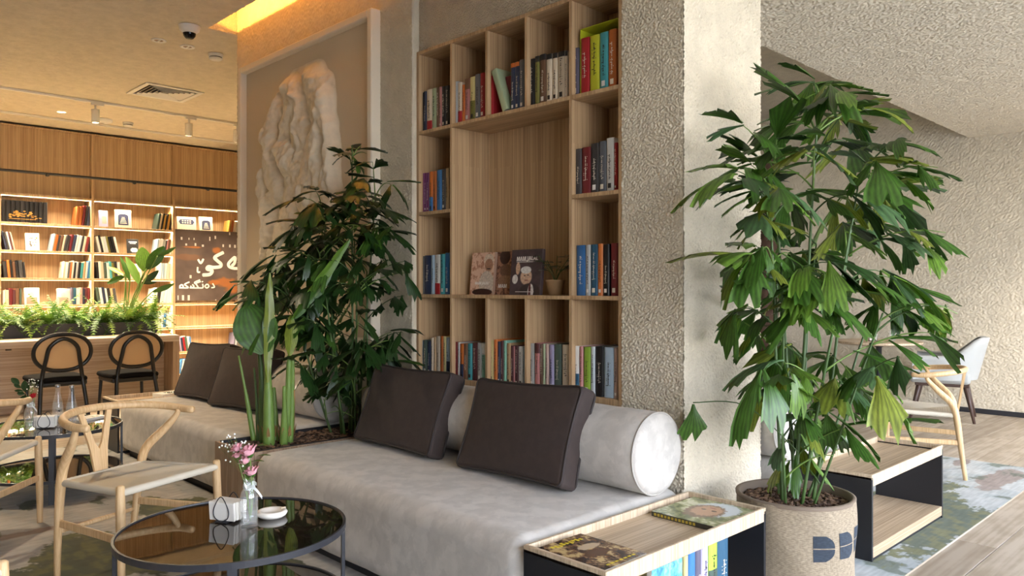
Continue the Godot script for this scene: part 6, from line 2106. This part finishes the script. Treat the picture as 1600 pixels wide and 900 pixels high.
func build_small_things():
	var top := 0.4152
	var glass_y := 0.4152
	# on the near coffee table
	var vp := V(1.271, glass_y, 2.677)
	bud_vase("clear glass bud vase with a white ribbon, holding pink roses", vp, 0.172)
	var right := Vector3(cos(YAW), 0, sin(YAW))
	var fl := thing("pink_roses", "spray of pink roses and tiny white blossoms in the ribboned vase", "flowers", vp + Vector3(0, 0.02, 0))
	var heads := [[391, 703, 0.040, 0.03], [395, 735, 0.034, 0.01], [374, 698, 0.030, 0.01], [371, 711, 0.020, 0.02], [388, 716, 0.034, 0.0]]
	for h in heads:
		var q: Vector3 = plane_at(h[0], h[1], vp, -h[3]) - fl.position
		flower_stem(fl, Vector3(0.004, 0.0, 0.002), q - Vector3(0, h[2] * 0.5, 0), M.stalk)
		var rose := part(fl, "rose", rose_mesh(), M.pink_petal, Transform3D(Basis(Vector3(-0.4, 0, 0.5).normalized(), rng.randf_range(0.3, 0.8)).scaled_local(Vector3.ONE * h[2]), q - Vector3(0, h[2] * 0.5, 0)))
		part(rose, "sepal", lathe([Vector2(0.0, -0.25), Vector2(0.3, -0.1), Vector2(0.36, 0.15)], 8), M.leaf_mid)
	for l in [[410, 713, 0.05], [400, 722, 0.05], [383, 730, 0.05], [404, 698, 0.06]]:
		var q := plane_at(l[0], l[1], vp, 0.02) - fl.position
		part(fl, "leaf", paddle(0.24, 0.3), M.leaf_mid, frame_of(q - right * 0.02, right + Vector3.UP * 0.2, Vector3.UP, Vector3.ONE * l[2]))
	var dots := []
	for k in 46:
		var px := rng.randf_range(342, 392)
		var py := lerpf(678, 706, rng.randf()) + (px - 342) * 0.25 + rng.randf_range(-8, 18)
		dots.append(plane_at(px, py, vp, rng.randf_range(-0.03, 0.05)) - fl.position)
	breath(fl, Vector3(0, 0.14, 0), dots)
	napkin_holder("black wire napkin holder beside the pink roses", "white paper napkins in the wire holder beside the pink roses", V(1.245, glass_y, 2.80), deg_to_rad(-62))
	var ash := thing("ceramic_dish", "round white ceramic dish on the coffee table with pink roses", "dish", V(1.385, glass_y, 2.725))
	part(ash, "dish", lathe([Vector2(0.0, 0.0), Vector2(0.040, 0.0), Vector2(0.052, 0.008), Vector2(0.057, 0.018), Vector2(0.051, 0.026), Vector2(0.040, 0.026), Vector2(0.032, 0.018), Vector2(0.0, 0.016)], 36), M.ceramic)
	part(ash, "groove", box(Vector3(0.045, 0.026, 0.0), Vector3(0.022, 0.004, 0.009), 0.001), plain(rgb8(206, 194, 172), 0.5))
	# on the far coffee table
	var v2 := V(1.171, glass_y, 5.383)
	bud_vase("clear glass bud vase with a pale ribbon, holding a red rose", v2, 0.185)
	var f2 := thing("red_rose", "red rose with dark leaves and white blossoms in the far bud vase", "flowers", v2 + Vector3(0, 0.02, 0))
	var q2 := plane_at(53.5, 617, v2, -0.01) - f2.position
	flower_stem(f2, Vector3(0, 0, 0), q2 - Vector3(0, 0.012, 0), M.stalk, 0.002)
	part(f2, "rose", rose_mesh(), M.red_petal, Transform3D(Basis(Vector3(-0.4, 0, 0.5).normalized(), 0.5).scaled_local(Vector3.ONE * 0.028), q2 - Vector3(0, 0.016, 0)))
	var twig_top := plane_at(22, 596, v2, 0.0) - f2.position
	var twig := curve([Vector3(0, 0.05, 0), plane_at(44, 625, v2, 0.0) - f2.position, plane_at(34, 606, v2, 0.0) - f2.position, twig_top], 5)
	part(f2, "twig", tube(twig, 0.0018, 5), M.stalk_brown)
	for l in [[30, 600, 19, 592, 0.30], [33, 606, 23, 601, 0.26], [36, 611, 24, 610, 0.2], [38, 616, 28, 614, 0.36], [40, 612, 38, 597, 0.3], [46, 620, 32, 622, 0.26], [44, 610, 42, 600, 0.3]]:
		var a := plane_at(l[0], l[1], v2, 0.0) - f2.position
		var b := plane_at(l[2], l[3], v2, -0.01) - f2.position
		part(f2, "leaf", paddle(l[4], 0.2), M.leaf_dark, frame_of(a, b - a, Vector3(-0.5, 0.5, 0.6), Vector3.ONE * a.distance_to(b) * 1.15))
	var dots2 := []
	for k in 26:
		dots2.append(plane_at(rng.randf_range(40, 62), rng.randf_range(592, 616), v2, rng.randf_range(-0.03, 0.03)) - f2.position)
	breath(f2, Vector3(0, 0.15, 0), dots2)
	napkin_holder("black wire napkin holder between the red rose and the bottles", "white paper napkins in the wire holder beside the red rose", V(1.262, glass_y, 5.43), deg_to_rad(-30))
	bottle("clear water bottle with steel cap, closer to the red rose", V(1.375, glass_y, 5.62))
	bottle("clear water bottle with steel cap, closer to the booklet", V(1.432, glass_y, 5.53))
	var bk := thing("booklet", "white booklet lying on the glass table by the bottles", "booklet", V(1.56, glass_y, 5.60), 0.5)
	for k in 2:
		part(bk, "page_block", box(Vector3(0, 0.004 + k * 0.008, 0), Vector3(0.17 - 0.01 * k, 0.007, 0.11), 0.001), M.white_paper)
	part(bk, "print", box(Vector3(0.02, 0.0162, 0.02), Vector3(0.08, 0.0006, 0.03), 0.0), M.dark_plastic)
	# magazines on the near side table
	var tray_y := 0.3835
	var m1 := thing("magazine", "glossy brown magazine with yellow lettering on the side table tray", "magazine", V(1.975, tray_y, 1.655), 0.0, "magazines on the side table")
	var pic1 := mat("magazine_print", Color(1, 1, 1), 0.25, {"tex": picture_image(401, [rgb8(58, 42, 34), rgb8(120, 92, 68), rgb8(200, 172, 120)], [[80, 92, 44, 20, rgb8(96, 66, 44)], [100, 60, 40, 14, rgb8(196, 172, 140)]])})
	part(m1, "pages", box(Vector3(0, 0.012, 0), Vector3(0.225, 0.024, 0.285), 0.001), M.paper)
	flat_print(m1, "cover", 0.226, 0.286, 0.0245, pic1)
	var let := st_new(false)
	for k in 9:
		add_box(let, Vector3(-0.07 + k * 0.017, 0.0249, -0.11 + 0.004 * (k % 3)), Vector3(0.011, 0.0006, 0.014 + 0.008 * (k % 2)), 0.0)
	for k in 7:
		add_box(let, Vector3(-0.06 + k * 0.022, 0.0249, 0.12), Vector3(0.015, 0.0006, 0.008), 0.0)
	part(m1, "lettering", done(let), plain(rgb8(214, 190, 50), 0.4))
	var m2 := thing("magazine", "thick magazine with a portrait in a white collar on the side table tray", "magazine", V(2.665, tray_y, 1.655), 0.0, "magazines on the side table")
	var pic2 := mat("portrait_print", Color(1, 1, 1), 0.25, {"tex": picture_image(411, [rgb8(96, 104, 66), rgb8(150, 154, 106), rgb8(206, 204, 168)], [[104, 96, 60, 56, rgb8(206, 212, 214)], [78, 82, 56, 46, rgb8(120, 92, 70)], [84, 84, 42, 36, rgb8(190, 146, 114)], [90, 72, 4, 7, rgb8(86, 58, 46)], [90, 98, 4, 7, rgb8(86, 58, 46)], [108, 84, 3, 9, rgb8(150, 88, 78)]])})
	part(m2, "pages", box(Vector3(0, 0.009, 0), Vector3(0.30, 0.018, 0.285), 0.001), M.paper)
	part(m2, "spine", box(Vector3(-0.1505, 0.009, 0), Vector3(0.002, 0.018, 0.285), 0.0), plain(rgb8(60, 58, 50), 0.4))
	flat_print(m2, "cover", 0.302, 0.286, 0.0185, pic2)
	var sl := st_new(false)
	for k in 12:
		add_box(sl, Vector3(-0.1519, 0.009, -0.125 + k * 0.016), Vector3(0.0006, 0.010, 0.010), 0.0)
	part(m2, "spine_lettering", done(sl), plain(rgb8(196, 170, 60), 0.4))
	var m3 := thing("leaflet", "small printed leaflet on the far side table beside the relief sofa", "leaflet", V(2.40, tray_y, 6.50), 0.2)
	part(m3, "sheet", box(Vector3(0, 0.02, 0), Vector3(0.2, 0.04, 0.15), 0.001), M.white_paper)
	part(m3, "print", box(Vector3(0.02, 0.0405, 0.0), Vector3(0.10, 0.0006, 0.09), 0.0), M.dark_plastic)
	# books inside the near side table
	var bd := 1.515
	var lower := 0.0755
	var row := [[1070.5, 1076.5, 0.265, "y", "bright yellow"], [1077.5, 1088.0, 0.27, "b", "sky blue"], [1088.5, 1097.0, 0.272, "V", "violet blue"], [1097.5, 1108.0, 0.276, "v", "pale lavender"], [1109.0, 1122.5, 0.278, "l", "green and charcoal"], [1123.0, 1139.5, 0.282, "T", "deep blue"]]
	for k in row.size():
		var r: Array = row[k]
		var xa := on_d(r[0], 850, bd).x
		var xb := on_d(r[1], 850, bd).x
		var o := add_book("%s book standing inside the side table by the burlap pot" % r[4], "books inside the side table", V((xa + xb) / 2, lower, bd), PI / 2, xb - xa - 0.001, r[2], 0.2, r[3], 0.0, true, "G" if r[3] == "l" else "", -0.62 if r[3] == "l" else 0.0)
	var xa := on_d(1022, 880, bd).x
	var xb := on_d(1069.5, 880, bd).x
	var pb := thing("picture_book", "blue picture book shown by its cover inside the side table", "book", V((xa + xb) / 2, lower, bd + 0.01), 0.0)
	var pic3 := mat("picture_book_print", Color(1, 1, 1), 0.3, {"tex": picture_image(421, [rgb8(60, 128, 160), rgb8(96, 170, 196), rgb8(150, 200, 214)], [[60, 130, 90, 60, rgb8(132, 112, 80)], [80, 70, 16, 18, rgb8(196, 160, 130)], [80, 58, 18, 12, rgb8(50, 40, 34)], [80, 120, 26, 40, rgb8(190, 186, 176)]])})
	part(pb, "pages", box(Vector3(0, 0.13, -0.01), Vector3(xb - xa, 0.26, 0.02), 0.001), M.paper)
	part(pb, "cover", sheet(1, 1, func(u, v): return Vector3(lerpf(-(xb - xa) / 2, (xb - xa) / 2, u), lerpf(0.0, 0.26, v), 0.0005)), pic3)
	# on the pedestal table
	napkin_holder("black wire napkin holder on the round oak pedestal table", "white paper napkins on the round oak pedestal table", V(8.05, 0.745, 3.05), 0.4)
	var gl := thing("drinking_glass", "clear drinking glass on the round oak pedestal table", "glass", V(8.22, 0.745, 2.92))
	part(gl, "tumbler", lathe([Vector2(0.0, 0.0), Vector2(0.03, 0.0), Vector2(0.036, 0.11)], 24), M.clear_glass)
	part(gl, "water", lathe([Vector2(0.0, 0.004), Vector2(0.028, 0.004), Vector2(0.033, 0.07), Vector2(0.0, 0.07)], 20), M.water)
